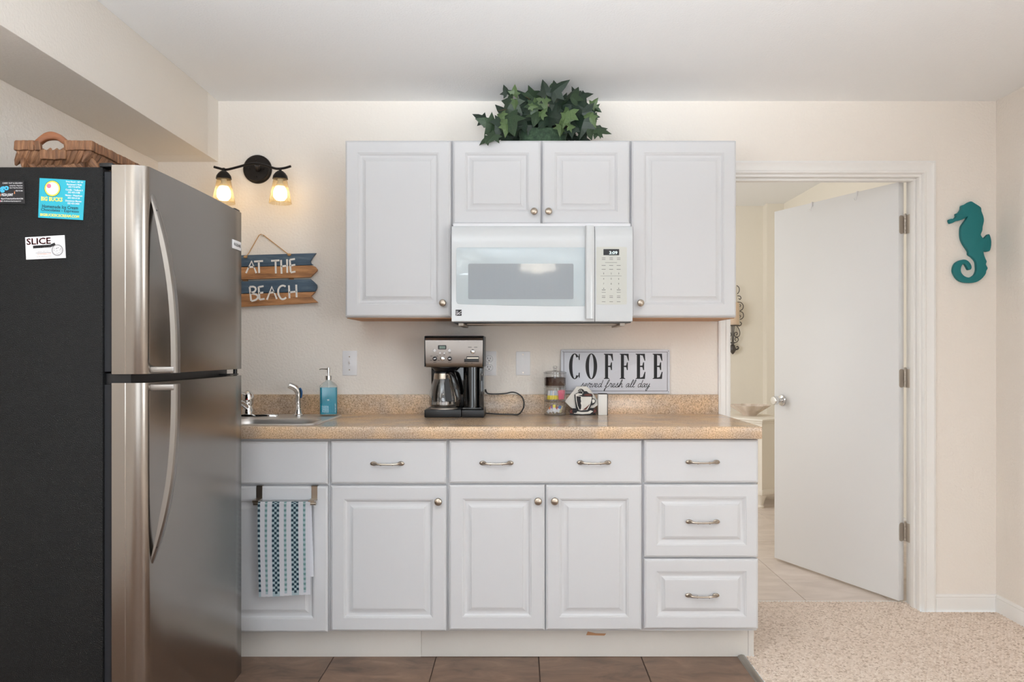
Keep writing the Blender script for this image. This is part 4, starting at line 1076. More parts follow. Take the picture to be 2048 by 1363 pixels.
# O
flush_letter()
crescent((lx(1170.9) + lx(1194.2)) / 2, (lx(1194.2) - lx(1170.9)) / 2, 0, 360, 48)
def EF(pa, pb, E):
    xa, xb = lx(pa), lx(pb); wd = xb - xa
    sa, sb = xa + wd * 0.13, xa + wd * 0.46
    quad([(sa, lz0), (sb, lz0), (sb, lz1), (sa, lz1)])
    quad([(xa, lz1), (xa, lz1 - H_ * .02), (sa, lz1 - H_ * .045), (sa, lz1)])
    quad([(xa, lz0), (sa, lz0), (sa, lz0 + H_ * .045), (xa, lz0 + H_ * .02)])
    if not E: quad([(sb, lz0), (xa + wd * .6, lz0), (xa + wd * .6, lz0 + H_ * .02), (sb, lz0 + H_ * .045)])
    quad([(sb, lz1), (xb - wd * .04, lz1), (xb, lz1 - H_ * .28), (xb - wd * .08, lz1 - H_ * .28), (xb - wd * .26, lz1 - H_ * .075), (sb, lz1 - H_ * .05)])
    zm = lz0 + H_ * 0.50
    quad([(sb, zm - H_ * .025), (xb - wd * .28, zm - H_ * .035), (xb - wd * .28, zm + H_ * .035), (sb, zm + H_ * .025)])
    quad([(xb - wd * .32, zm), (xb - wd * .22, zm - H_ * .15), (xb - wd * .12, zm - H_ * .15), (xb - wd * .12, zm + H_ * .16), (xb - wd * .22, zm + H_ * .16)])
    if E: quad([(sb, lz0), (xb - wd * .04, lz0), (xb + wd * .02, lz0 + H_ * .28), (xb - wd * .06, lz0 + H_ * .28), (xb - wd * .26, lz0 + H_ * .075), (sb, lz0 + H_ * .05)])
flush_letter()
for e_ in ((1207.5, 1226, False), (1239.2, 1257.7, False), (1271, 1290.3, True), (1305, 1324.4, True)):
    EF(*e_); flush_letter()
GL = {'s': (0.55, [[(0.0, 0.0), (0.32, 1.15), (0.30, 0.75), (0.50, 0.35), (0.34, 0.0), (0.10, 0.08)], [(0.34, 0.0), (0.62, 0.15)]]),
      'e': (0.60, [[(0.0, 0.1), (0.30, 0.45), (0.45, 0.8), (0.32, 1.0), (0.12, 0.75), (0.12, 0.25), (0.30, 0.0), (0.65, 0.25)]]),
      'r': (0.55, [[(0.0, 0.15), (0.20, 1.1), (0.25, 0.92), (0.45, 0.95), (0.40, 0.35), (0.50, 0.0), (0.62, 0.2)]]),
      'v': (0.62, [[(0.0, 0.6), (0.12, 0.98), (0.20, 0.5), (0.28, 0.02), (0.45, 0.3), (0.55, 1.0), (0.70, 0.85)]]),
      'd': (0.72, [[(0.50, 0.75), (0.32, 1.0), (0.10, 0.6), (0.12, 0.1), (0.32, 0.05), (0.52, 0.6), (0.62, 1.95), (0.54, 0.6), (0.56, 0.05), (0.75, 0.2)]]),
      'f': (0.60, [[(0.0, 0.1), (0.28, 0.8), (0.48, 1.8), (0.36, 1.95), (0.24, 1.2), (0.16, -0.7), (0.05, -0.9), (0.10, -0.4), (0.36, 0.05), (0.62, 0.25)]]),
      'h': (0.72, [[(0.0, 0.1), (0.25, 0.9), (0.36, 1.8), (0.26, 1.95), (0.14, 1.0), (0.10, 0.0), (0.28, 0.8), (0.46, 0.98), (0.50, 0.4), (0.56, 0.0), (0.76, 0.2)]]),
      'a': (0.68, [[(0.46, 0.8), (0.30, 1.0), (0.08, 0.6), (0.10, 0.08), (0.28, 0.05), (0.48, 0.7), (0.50, 0.95), (0.48, 0.2), (0.56, 0.0), (0.74, 0.2)]]),
      'l': (0.42, [[(0.0, 0.1), (0.26, 0.9), (0.38, 1.75), (0.28, 1.95), (0.14, 1.0), (0.14, 0.2), (0.24, 0.0), (0.46, 0.2)]]),
      'y': (0.66, [[(0.0, 0.6), (0.12, 0.98), (0.14, 0.3), (0.26, 0.02), (0.46, 0.5), (0.54, 1.0), (0.46, -0.3), (0.30, -0.9), (0.16, -0.75), (0.30, -0.25), (0.72, 0.25)]]), ' ': (0.50, [])}
txt = 'served fresh all day'
tw = sum(GL[ch][0] for ch in txt); uw = (lx(1302) - lx(1160.5)) / (tw + 0.3); uh = (ZZ(766.3, YC) - ZZ(773.8, YC))
xx = lx(1160.5); zb = ZZ(773.8, YC); m = MB()
for ch in txt:
    wd, sts = GL[ch]
    if ch == ' ': m.build('script_word', M['ink'], cs_); m = MB()
    for s_ in sts:
        pp = catmull([(xx + a * uw + c * uh * 0.30, zb + c * uh, 0) for a, c in s_], 5)
        m.ribbon([(p.x, p.y) for p in pp], 0.00125, YT, 0.0003)
    xx += wd * uw
m.build('script_word', M['ink'], cs_)

# ------------------------------------------------------------------ microwave
YV = 3.20
vx = lambda p: XX(p, YV)
vz = lambda p: ZZ(p, YV)
mw = thing('microwave', 'white over-the-range microwave with a wide window', 'microwave', (XX(1084, YV), 3.4, vz(643)))
MB().box(vx(904.5), vx(1263.5), YV + 0.034, YW - 0.003, vz(641), 1.768, 0.003).build('case', M['white_pl'], mw)
def bowed(x0, x1, z0, z1, yf, bow=0.0, top=0.0, n=10, xc=None, hw=None):
    """front slab whose top edge rolls back"""
    rings = []
    prof = [(z0, 0.004), (z0 + 0.003, 0.0005), (z0 + 0.008, 0.0)]
    prof += [(z1 - 0.07, 0.0), (z1 - 0.045, 0.001), (z1 - 0.024, 0.0042), (z1 - 0.010, 0.009), (z1 - 0.002, 0.015), (z1, 0.020)]
    for k in range(n + 1):
        x = x0 + (x1 - x0) * k / n
        rings.append([(x, yf + 0.033, z0)] + [(x, yf + d, z) for z, d in prof] + [(x, yf + 0.033, z1)])
    return MB().loft(rings)
md = bowed(vx(903.3), vx(1189.3), vz(643), vz(450.5), YV).build('door', M['white_gloss'], mw, ang=40)
mc = bowed(vx(1190.3), vx(1265), vz(643), vz(450.5), YV).build('control_panel', M['white_gloss'], mw, ang=40)
wfp = [(vx(913.5), vz(496)), (vx(912.5), vz(500))] + [(vx(912.5), vz(602)), (vx(915), vz(607))]
for k in range(9): wfp.append((vx(920 + 250 * k / 8), vz(608 + 4.0 * math.sin(PI / 2 * min(1, k / 7)))))
wfp += [(vx(1170), vz(494.5)), (vx(918), vz(494.5))]
wf_ = MB().prism(wfp, YV - 0.0016, YV + 0.001, 'xz', bev=0.0012).build('window_frame', M['mw_frame'], md)
wg = [(p[0], p[1]) for p in rrect(vx(936.5), vx(1147), vz(598), vz(527), 0.006, 4)]
MB().prism(wg, YV - 0.0022, YV - 0.0012, 'xz').build('window_glass', M['mw_glass'], md)
m = MB()
for k in range(70):
    x = vx(938.5 + 3.0 * k)
    m.box(x - 0.0005, x + 0.0005, YV - 0.0026, YV - 0.0021, vz(597), vz(528))
m.build('window_mesh', mat('perforated_screen', rgb(148, 154, 159), 0.3), md)['kind'] = 'stuff'
hp = [(vx(1170), YV - 0.001), (vx(1170.5), YV - 0.014), (vx(1173), YV - 0.019), (vx(1184), YV - 0.019), (vx(1187), YV - 0.015), (vx(1187.5), YV - 0.001)]
MB().loft([[(x, y, z) for x, y in hp] for z in (vz(637), vz(600), vz(540), vz(455), vz(452))]).build('handle', M['white_gloss'], md, ang=50)
pd = MB().prism(rrect(vx(1192.5), vx(1253.5), vz(608.5), vz(493.5), 0.004, 4), YV - 0.0012, YV + 0.001, 'xz').build('keypad', M['mw_pad'], mc)
MB().prism(rrect(vx(1206.8), vx(1238.2), vz(510), vz(498), 0.0006, 2), YV - 0.0022, YV - 0.001, 'xz').build('display', M['card_black'], mc)
m = MB(); put_text(m, '3:09', vx(1218.5), vx(1234.5), vz(508.4), vz(502), YV - 0.0024, 0.012); m.build('display_digits', M['digit'], mc)
m = MB(); YP = YV - 0.0014
def mark(px, py, w_, h_=0.9): m.box(vx(px - w_ / 2), vx(px + w_ / 2), YP - 0.0002, YP, vz(py + h_ / 2), vz(py - h_ / 2))
for cx_ in (1207.2, 1222.3, 1237.2):
    for py in (515.6, 518.5, 530.5, 538.3): mark(cx_, py, 7 if py < 519 else 8)
for py in (594.5, 603.0): 
    for cx_ in (1207.2, 1222.3, 1237.2): mark(cx_, py, 7)
for cx_ in (1207.2, 1222.3, 1237.2): mark(cx_, 591.5, 7, 0.8)
mark(1222, 524.9, 24, 0.7); mark(1222, 551.5, 42, 0.5)
for px in (1207.3, 1237.3): mark(px, 579.5, 7.5, 1.2); mark(px, 584.3, 8, 0.7)
for k, s_ in enumerate('123456789'):
    cx_ = (1207.2, 1222.3, 1237.2)[k % 3]; py = (546.6, 557.2, 567.2)[k // 3]
    put_text(m, s_, vx(cx_ - (0.6 if s_ == '1' else 1.0)), vx(cx_ + (0.6 if s_ == '1' else 1.0)), vz(py + 1.7), vz(py - 1.7), YP - 0.0002, 0.02)
put_text(m, '0', vx(1221.3), vx(1223.3), vz(580), vz(576.6), YP - 0.0002, 0.02)
for px in (1207.3, 1237.3): m.prism(ellipse(vx(px), vz(576.4), 1.0 * YV / F, 1.0 * YV / F, 8), YP - 0.0002, YP, 'xz')
m.build('keypad_marks', M['mw_ink'], mc)
MB().prism(rrect(vx(1199.8), vx(1244.5), vz(520.6), vz(514), 0.002, 3), YV - 0.00125, YV - 0.0011, 'xz').build('key_outline', M['mw_pad'], mc)
lg = MB().box(vx(911.2), vx(923.2), YV - 0.001, YV + 0.001, vz(631), vz(619)).build('emblem', M['ink'], md)
m = MB()
for k in range(3): m.box(vx(912), vx(916.5 + k), YV - 0.0014, YV - 0.0009, vz(622.6 + 2.4 * k), vz(621.8 + 2.4 * k))
m.ribbon([(vx(917.5), vz(625.5)), (vx(920), vz(624)), (vx(922.6), vz(621.5))], 0.0009, YV - 0.001, 0.0004)
m.ribbon([(vx(912.2), vz(630)), (vx(916), vz(627.4)), (vx(919), vz(628.2)), (vx(922.6), vz(626.4))], 0.0008, YV - 0.001, 0.0004)
m.build('emblem_line', M['white_pl'], md)
MB().box(vx(906), vx(1262), YV + 0.004, YW - 0.02, vz(645), vz(642.6)).build('underside', M['black'], mw)
m = MB()
m.box(vx(930), vx(1240), YV + 0.10, YV + 0.24, vz(647.5), vz(644.8), 0.002); m.box(vx(915), vx(925), YV + 0.05, YW - 0.05, vz(650), vz(644.5)); m.box(vx(1243), vx(1253), YV + 0.05, YW - 0.05, vz(650), vz(644.5))
m.build('vent_grille', M['nickel_dark'], mw)

# ------------------------------------------------------------------ coffee maker and carafe
YK = 3.36; ck = YK / F
kx = lambda p: XX(p, YK)
kz = lambda p: ZZ(p, YK)
cm = thing('coffee_maker', 'black and stainless coffee maker with a brewing panel', 'coffee maker', (kx(908), 3.46, ZK))
cmx0, cmx1 = kx(848.5), kx(968)
MB().box(cmx0, kx(922.4), YK, 3.565, ZK + 0.001, kz(819), 0.004).build('base', M['black'], cm)
MB().box(kx(923), cmx1, YK + 0.001, 3.565, ZK + 0.001, kz(819.5), 0.004).build('base_section', M['black'], cm)
MB().box(kx(855), kx(967), 3.50, 3.566, kz(819), 1.288, 0.004).box(kx(957.5), kx(967), YK + 0.03, 3.51, kz(819), kz(733), 0.003).build('back_housing', M['blackg'], cm)
# head: stainless wrap with rolled top, tapering slightly to the bottom
hd = []
for z, i, yo in ((kz(734), 2.0, 0.014), (kz(731), 1.2, 0.006), (kz(725), 0.9, 0.001), (kz(690), 0.3, 0.0), (kz(680), 0.2, 0.002), (kz(675.5), 0.2, 0.010), (kz(673.5), 0.4, 0.022)):
    hd.append([(kx(849.3 + i), 3.52, z), (kx(849.3 + i), YK + 0.006 + yo, z), (kx(850.3 + i), YK + yo, z), (kx(965.6 - i * .6), YK + yo, z), (kx(966.6 - i * .6), YK + 0.006 + yo, z), (kx(966.6 - i * .6), 3.52, z)])
MB().loft(hd).build('face_panel', mat('coffee_stainless', rgb(146, 139, 134), 0.36, 1.0, bump=0.04, bscale=60, stretch=(1, 1, 60)), cm, ang=30)
MB().box(kx(848.6), kx(967.4), YK + 0.012, 3.566, kz(673.6), kz(671), 0.003).box(kx(848.3), kx(849.6), YK + 0.006, 3.54, kz(733), kz(672)).box(kx(966.4), kx(967.8), YK + 0.006, 3.54, kz(733), kz(672)).build('lid', M['black'], cm)
MB().lathe([(0.062, 0.0), (0.062, -0.004), (0.05, -0.014), (0.045, -0.02)], (kx(886), 3.435, kz(733)), 'Z', 28).build('filter_basket', M['black'], cm)
MB().lathe([(0.041, 0), (0.041, kz(734) - kz(818))], (kx(943), 3.435, kz(818)), 'Z', 32).build('water_tower', M['blackg'], cm)
MB().box(kx(924), kx(962), YK + 0.012, 3.45, kz(819), kz(815.5), 0.002).build('tower_foot', M['blackg'], cm)
MB().lathe([(0.060, 0.0), (0.060, 0.004), (0.05, 0.006), (0, 0.006)], (kx(885), 3.432, kz(819)), 'Z', 32).build('warming_plate', M['nickel_dark'], cm)
zc = 13.63
kq = lambda zx, zy: (840 + zx / zc, 660 + zy / zc)
ds = MB().prism(rrect(kx(kq(490, 0)[0]), kx(kq(718, 0)[0]), kz(kq(0, 522)[1]), kz(kq(0, 408)[1]), 0.003, 4), YK - 0.002, YK + 0.001, 'xz').build('display', M['black'], cm)
MB().box(kx(kq(530, 0)[0]), kx(kq(690, 0)[0]), YK - 0.0026, YK - 0.0019, kz(kq(0, 500)[1]), kz(kq(0, 432)[1])).build('screen', M['lcd'], ds)
for zx, zy, r_, col, nm in ((400, 555, 34, 'white_pl', 'button'), (806, 555, 34, 'white_pl', 'button'), (545, 622, 22, 'white_pl', 'button'), (670, 622, 22, 'white_pl', 'button'), (610, 775, 45, 'chrome', 'button'), (1437, 582, 44, 'chrome', 'button'), (406, 775, 52, 'black', 'dial'), (810, 775, 52, 'black', 'dial')):
    p = kq(zx, zy); x, z = kx(p[0]), kz(p[1]); r = r_ / zc * ck
    o = MB().lathe([(r * 1.18, 0.0005), (r * 1.18, -0.0015), (r, -0.002), (r, -0.005), (r * 0.8, -0.006), (0, -0.0062)], (x, YK, z), 'Y', 20).build(nm, M[col], cm)
    if nm == 'dial':
        aa = -0.25 if zx < 500 else 0
        MB().box(-r * 0.62, r * 0.62, -0.0005, 0.0005, -r * 0.22, r * 0.22).xform(Matrix.Translation((x, YK - 0.0064, z)) @ Matrix.Rotation(aa, 4, 'Y')).build('pointer', M['white_pl'], o)
    elif col == 'chrome':
        MB().lathe([(r * 1.35, 0.0008), (r * 1.35, -0.0012), (r * 1.1, -0.0014)], (x, YK, z), 'Y', 20).build('button_ring', M['black'], o)
m = MB()
for zx, zy, wd in ((660, 672, 40), (550, 680, 22), (405, 868, 84), (810, 868, 90), (810, 615, 70), (310, 705, 60), (300, 820, 60), (510, 818, 64), (470, 705, 50), (1360, 462, 100), (1520, 462, 90), (1265, 900, 70), (1415, 900, 36), (808, 700, 12), (360, 520, 14), (766, 515, 14)):
    p = kq(zx, zy); m.box(kx(p[0] - wd / zc / 2), kx(p[0] + wd / zc / 2), YK - 0.0004, YK + 0.001, kz(p[1] + 0.55), kz(p[1] - 0.55))
m.build('panel_marks', mat('grey_print', rgb(84, 80, 78), 0.6), cm)
p0, p1 = kq(1205, 865), kq(1610, 780); q0, q1 = kq(1268, 785), kq(1610, 712)
sw = MB().box(kx(p0[0]), kx(p1[0]), YK - 0.003, YK + 0.001, kz(p0[1]), kz(p1[1]), 0.0008).box(kx(q0[0]), kx(q1[0]), YK - 0.003, YK + 0.001, kz(q0[1]), kz(q1[1]), 0.0008).build('slide_switch', M['black'], cm)
p0, p1 = kq(1284, 772), kq(1594, 742); MB().box(kx(p0[0]), kx(p1[0]), YK - 0.0036, YK - 0.0028, kz(p0[1]), kz(p1[1])).build('slider', M['nickel'], sw)
cord = catmull([(kx(967), 3.545, kz(782)), W(975, 786, 3.55), W(990, 787.5, 3.553), W(1010, 786.5, 3.555), W(1025, 783.8, 3.558), W(1036, 787, 3.558), W(1045, 795, 3.556), W(1048, 806, 3.55), W(1046, 817, 3.54), Vector((XX(1037, 3.50), 3.50, ZK + 0.0045)), Vector((XX(1020, 3.50), 3.50, ZK + 0.004)), Vector((XX(995, 3.51), 3.51, ZK + 0.0045)), Vector((kx(967), 3.52, ZK + 0.008))], 6)
MB().tube(cord, 0.0032, 8).build('cord', M['black'], cm)

gx, gy, gz = kx(883.5), 3.432, kz(819) + 0.0065
ca = thing('carafe', 'empty glass carafe standing in the coffee maker', 'carafe', (gx, gy, gz))
MB().lathe([(0.0, 0.0), (0.052, 0.0), (0.060, 0.006), (0.0635, 0.020), (0.0635, 0.040), (0.060, 0.070), (0.052, 0.102), (0.044, 0.126), (0.040, 0.138), (0.041, 0.150)], (gx, gy, gz), 'Z', 36, cap=False).build('glass_body', M['glass_c'], ca)
MB().lathe([(0.062, 0.012), (0.0642, 0.014), (0.0645, 0.026), (0.0625, 0.027)], (gx, gy, gz), 'Z', 36, cap=False).build('water_band', thin_glass('band_glass', (0.95, 0.95, 0.95, 1), 0.35, 0.08), ca)
MB().lathe([(0.0425, 0.126), (0.0445, 0.128), (0.0415, 0.150), (0.041, 0.152), (0.039, 0.152)], (gx, gy, gz), 'Z', 36, cap=False).build('collar', M['nickel'], ca)
MB().lathe([(0.040, 0.152), (0.038, 0.158), (0.03, 0.161), (0, 0.162)], (gx, gy, gz), 'Z', 28).build('lid', M['black'], ca)
hx_, hy_ = gx + 0.034, gy - 0.055
hpts = catmull([(gx + 0.022, gy - 0.036, gz + 0.150), (gx + 0.038, gy - 0.058, gz + 0.151), (gx + 0.050, gy - 0.070, gz + 0.132), (gx + 0.064, gy - 0.078, gz + 0.085), (gx + 0.073, gy - 0.078, gz + 0.035), (gx + 0.070, gy - 0.072, gz + 0.012)], 6)
MB().tube(hpts, [0.0085 + 0.004 * math.sin(PI * i / (len(hpts) - 1)) for i in range(len(hpts))], 12, flat=1.25, up=(0, 1, 0)).build('handle', M['blackg'], ca)
MB().prism([(gx + 0.012, gz + 0.125), (gx + 0.030, gz + 0.135), (gx + 0.046, gz + 0.03), (gx + 0.016, gz + 0.03)], gy - 0.0665, gy - 0.063, 'xz').build('handle_strap', M['black'], ca)
hp2 = [(p[0] - 0.011, p[1] - 0.008, p[2]) for p in hpts[4:26]]
MB().tube(hp2, 0.0022, 8).build('handle_trim', M['nickel'], ca)

# ------------------------------------------------------------------ stacked glass jars with sweeteners
JY = 3.50; q = W(1110, 829, JY); jx = q.x
k_ = JY / F
r0 = 22 * k_
tiers = [(ZK + 0.001, ZZ(803.5, JY)), (ZZ(803, JY), ZZ(774.5, JY)), (ZZ(774, JY), ZZ(747, JY))]
lab = ['bottom glass jar of the stack, holding tea and creamer packets', 'middle glass jar of the stack, holding sweetener packets', 'top glass jar of the stack, holding ground coffee under a knobbed lid']
jars = []
for (za, zb), l_ in zip(tiers, lab):
    t = thing('glass_jar', l_, 'jar', (jx, JY, za), 'stacked glass jars')
    h = zb - za
    MB().lathe([(0.0, 0.002), (r0 * 0.86, 0.002), (r0 * 0.9, 0.0), (r0 * 0.96, 0.003), (r0 * 1.0, 0.010), (r0, h - 0.006), (r0 * 1.03, h - 0.004), (r0 * 1.03, h - 0.001), (r0 * 0.97, h)], (jx, JY, za), 'Z', 40, cap=False).build('glass_wall', M['glass'], t)
    MB().lathe([(r0 * 0.90, 0.0006), (r0 * 0.985, 0.002), (r0 * 0.99, 0.007), (r0 * 0.9, 0.009)], (jx, JY, za), 'Z', 40, cap=False).build('foot_ring', M['glass_c'], t)
    jars.append(t)
zl = tiers[2][1]
MB().lathe([(r0 * 0.98, 0.0), (r0 * 1.05, 0.002), (r0 * 1.05, 0.006), (r0 * 0.85, 0.011), (0.012, 0.014), (0.006, 0.017), (0.006, 0.022), (0.010, 0.027), (0.0095, 0.034), (0.005, 0.037), (0, 0.0375)], (jx, JY, zl + 0.0005), 'Z', 36, cap=False).build('lid', M['glass_c'], jars[2])
tag(MB().lathe([(0.0, 0.0), (r0 * 0.93, 0.0), (r0 * 0.955, 0.004), (r0 * 0.955, 0.034), (r0 * 0.8, 0.037), (0, 0.039)], (jx, JY, tiers[2][0] + 0.009), 'Z', 32).build('coffee_grounds', M['grounds']), 'dark brown ground coffee filling the top glass jar', 'coffee', kind='stuff')
def packet(name, label, cat, x, y, z, w_, h_, th, col, rot, grp, edge=None):
    t = thing(name, label, cat, (x, y, z), grp)
    o = MB().prism([(-w_ / 2, -h_ / 2), (w_ / 2, -h_ / 2), (w_ / 2, h_ / 2), (-w_ / 2, h_ / 2)], -th / 2, th / 2, 'xz', bev=0.0006)
    R = Matrix.Translation((x, y, z)) @ Matrix.Rotation(rot[2], 4, 'Z') @ Matrix.Rotation(rot[1], 4, 'Y') @ Matrix.Rotation(rot[0], 4, 'X')
    o.xform(R); o.build('pouch', col, t)
    if edge:
        o = MB().box(-w_ / 2 - 0.0002, w_ / 2 + 0.0002, -th / 2 - 0.0003, th / 2 + 0.0003, -h_ / 2 - 0.0002, -h_ / 2 + h_ * edge[1]); o.xform(R); o.build('print_band', edge[0], t)
    return t
z2 = tiers[1][0] + 0.009
for k in range(5):
    packet('sweetener_packet', ['white and yellow sweetener packet at the row end away from the pink packets', 'pale blue and yellow sweetener packet second from the row end away from the pink', 'white and yellow sweetener packet in the middle of its row of five', 'pale blue and yellow sweetener packet second from the pink packets', 'white and yellow sweetener packet next to the pink packets'][k], 'packet', jx - 0.026 + 0.0105 * k, JY - 0.012 + 0.003 * k, z2 + 0.0225, 0.020, 0.040, 0.0035, M['card_white'] if k % 2 == 0 else mat('pale_blue_paper%d' % k, rgb(190, 205, 220), 0.5), (0.05, 0.10 - 0.03 * k, 0.5), 'yellow sweetener packets', (M['p_yellow'], 0.45))
for k in range(2):
    packet('sweetener_packet', ['front pink sweetener packet in the middle glass jar', 'pink sweetener packet behind the other pink one in the middle jar'][k], 'packet', jx + 0.025 + 0.008 * k, JY - 0.016 + 0.016 * k, z2 + 0.024, 0.022, 0.042, 0.004, M['p_pink'], (0.05, -0.1 + 0.2 * k, 0.35), 'pink sweetener packets', None)
z1_ = tiers[0][0] + 0.011
cols = [('p_orange', 'orange tea packet lying tilted in the bottom glass jar'), ('p_lilac', 'lilac tea packet lying tilted in the bottom glass jar'), ('p_yellow', 'yellow tea packet leaning in the bottom glass jar'), ('p_red', 'red tea packet wedged in the bottom glass jar'), ('p_blue', 'blue-edged tea packet leaning in the bottom glass jar')]
for k, (c_, l_) in enumerate(cols):
    packet('tea_packet', l_, 'packet', jx - 0.027 + 0.011 * k, JY - 0.022 + 0.004 * (k % 2), z1_ + 0.014 + 0.004 * (k % 3), 0.013, 0.032, 0.003, M[c_], (-0.2, 0.75 - 0.35 * (k % 3), 0.4 - 0.15 * k), 'tea packets in the bottom jar', (M['card_white'], 0.55))
for k, (dx, dz, l_) in enumerate(((0.019, 0.008, 'white creamer tub lowest in the bottom glass jar'), (0.023, 0.024, 'white creamer tub on top of another in the bottom glass jar'))):
    t = thing('creamer_tub', l_, 'creamer', (jx + dx, JY - 0.004, z1_ + dz), 'creamer tubs')
    MB().lathe([(0.010, -0.008), (0.0125, 0.005), (0.0145, 0.006), (0.0145, 0.0075), (0, 0.0075)], (jx + dx, JY - 0.004, z1_ + dz), 'Z', 16).build('tub', M['p_cream'], t)

# ------------------------------------------------------------------ napkin holder
NY = 3.50
nq = lambda zx, zy, Y=NY: W(1070 + zx / 9.089, 690 + zy / 9.087, Y)
def npoly(pts, Y=NY): return [(nq(x, y, Y).x, nq(x, y, Y).z) for x, y in pts]
nh = thing('napkin_holder', 'coffee cup cutout napkin holder in black white and brown', 'napkin holder', nq(880, 1262))
sil = [(612, 1215), (640, 1180), (690, 1145), (745, 1150), (738, 1090), (722, 960), (718, 895), (760, 870), (790, 862), (786, 820), (815, 792), (850, 790), (880, 808), (900, 835), (925, 832), (945, 838), (965, 860), (985, 872), (1030, 880), (1048, 900), (1045, 960), (1085, 975), (1106, 1010), (1095, 1050), (1060, 1080), (1020, 1095), (1000, 1140), (1060, 1140), (1115, 1160), (1135, 1195), (1110, 1230), (1040, 1255), (900, 1264), (730, 1262), (650, 1245)]
MB().prism(npoly(sil), NY, NY + 0.003, 'xz').build('cutout', M['ink'], nh)
Yw = NY - 0.0006
def nlay(name, pts, col, dy=0.0): MB().prism(npoly(pts), NY - 0.0008 - dy, NY + 0.0002 - dy, 'xz').build(name, col, nh)
nlay('cup_body', [(738, 912), (770, 905), (840, 925), (860, 935), (1028, 935), (1034, 950), (1010, 1060), (985, 1120), (950, 1175), (840, 1185), (800, 1180), (770, 1110), (745, 1000)], M['cup_w'])
nlay('cup_black_area', [(752, 925), (835, 930), (830, 980), (838, 1020), (828, 1050), (842, 1090), (836, 1150), (815, 1180), (778, 1100), (760, 1010)], M['ink'], 0.0006)  # black area of the cup design
nlay('cup_brown_area', [(866, 1176), (930, 1170), (985, 1090), (1000, 1060), (960, 1100)], M['cup_b'], 0.0006)  # brown area of the cup design
nlay('coffee_surface', [(880, 910), (920, 885), (990, 880), (1036, 895), (1030, 915), (960, 922)], M['cup_b'], 0.0002)
nlay('rim', [(728, 895), (780, 872), (850, 880), (860, 900), (800, 905), (740, 910)], M['cup_w'], 0.0002)
nlay('handle_gap', [(1046, 980), (1080, 985), (1092, 1010), (1080, 1040), (1045, 1050), (1036, 1000)], M['cup_w'])
nlay('saucer', [(700, 1240), (770, 1200), (850, 1212), (960, 1208), (1010, 1180), (1060, 1200), (1000, 1240), (860, 1252)], M['cup_w'])
nlay('saucer_edge', [(628, 1200), (660, 1170), (690, 1162), (672, 1195), (690, 1235), (640, 1230)], M['cup_b'])
nlay('saucer_edge', [(1062, 1160), (1100, 1165), (1122, 1195), (1095, 1222), (1050, 1235), (1075, 1200)], M['cup_b'])
nlay('saucer_hole', [(692, 1210), (710, 1188), (745, 1190), (768, 1215), (740, 1230), (705, 1228)], M['ink'], 0.0004)
m = MB()
for pl in ([(800, 848), (810, 815), (840, 810), (850, 835), (825, 840)], [(860, 880), (872, 860), (862, 840)]):
    pp = npoly(pl); m.ribbon(pp, 0.0009, NY, 0.0006)
m.build('steam_line', M['cup_w'], nh)
MB().box(nq(640, 0).x, nq(1110, 0).x, NY + 0.003, NY + 0.05, ZK + 0.0005, ZK + 0.003).prism(npoly([(740, 960), (1040, 960), (1000, 1250), (760, 1250)]), NY + 0.048, NY + 0.050, 'xz').build('tray', M['card_black'], nh)
for k, l_ in enumerate(('front white paper napkin turned cornerwise in the cup holder', 'middle white paper napkin in the cup holder', 'rear white paper napkin in the cup holder')):
    yy = NY + 0.010 + 0.010 * k; dx = 6 * k
    P3 = [nq(x + dx, y, NY + 0.01) for x, y in ((540, 1020), (760, 752), (930, 748), (990, 800 - 4 * k), (1150, 1085 - 30 * k), (1080, 1130), (800, 1230), (640, 1120))]
    tag(MB().prism([(p.x, p.z) for p in P3], yy, yy + 0.006, 'xz', bev=0.001).build('napkin', M['napkin']), l_, 'napkin', 'napkins in the holder')

q = W(1196.5, 829.5, 3.50); q1 = W(1215, 788, 3.50)
bx_ = thing('small_box', 'narrow white carton with dark edge beside the napkin holder', 'box', ((q.x + q1.x) / 2, 3.52, ZK))
MB().box(q.x, q1.x - 0.002, 3.495, 3.54, ZK + 0.0006, q1.z, 0.001).build('carton', M['boxw'], bx_)
MB().box(q1.x - 0.0018, q1.x + 0.0012, 3.496, 3.54, ZK + 0.0006, q1.z, 0.0004).box(q.x + 0.002, q1.x, 3.497, 3.54, q1.z + 0.0002, q1.z + 0.003, 0.0004).build('dark_edge', M['ink'], bx_)

# ------------------------------------------------------------------ towel bar and towel
TY = 2.925
tx = lambda p: XX(p, TY)
tz = lambda p: ZZ(p, TY)
tb = thing('towel_bar', 'over-door nickel towel bar on the sink cabinet door', 'towel bar', (tx(570), TY, tz(1006)))
bzt = bz(972)
for px in (519, 629):
    x = XX(px, YB)
    b = MB().box(x - 0.0115, x + 0.0115, YB - 0.0025, YB - 0.0005, tz(1000), bzt + 0.0025).box(x - 0.0115, x + 0.0115, YB - 0.0025, YB + 0.018, bzt + 0.0008, bzt + 0.0025)
    b.box(x - 0.0115, x + 0.0115, TY - 0.004, YB - 0.0008, tz(1004), tz(1000)).build('bracket', M['nickel'], tb)
MB().tube([(tx(507), TY, tz(1006.5)), (tx(632), TY, tz(1006.5))], 0.0062, 12).build('bar', M['nickel'], tb)
cols_ = 'NWWmWWnlnWWmWWnlnWWmWW'
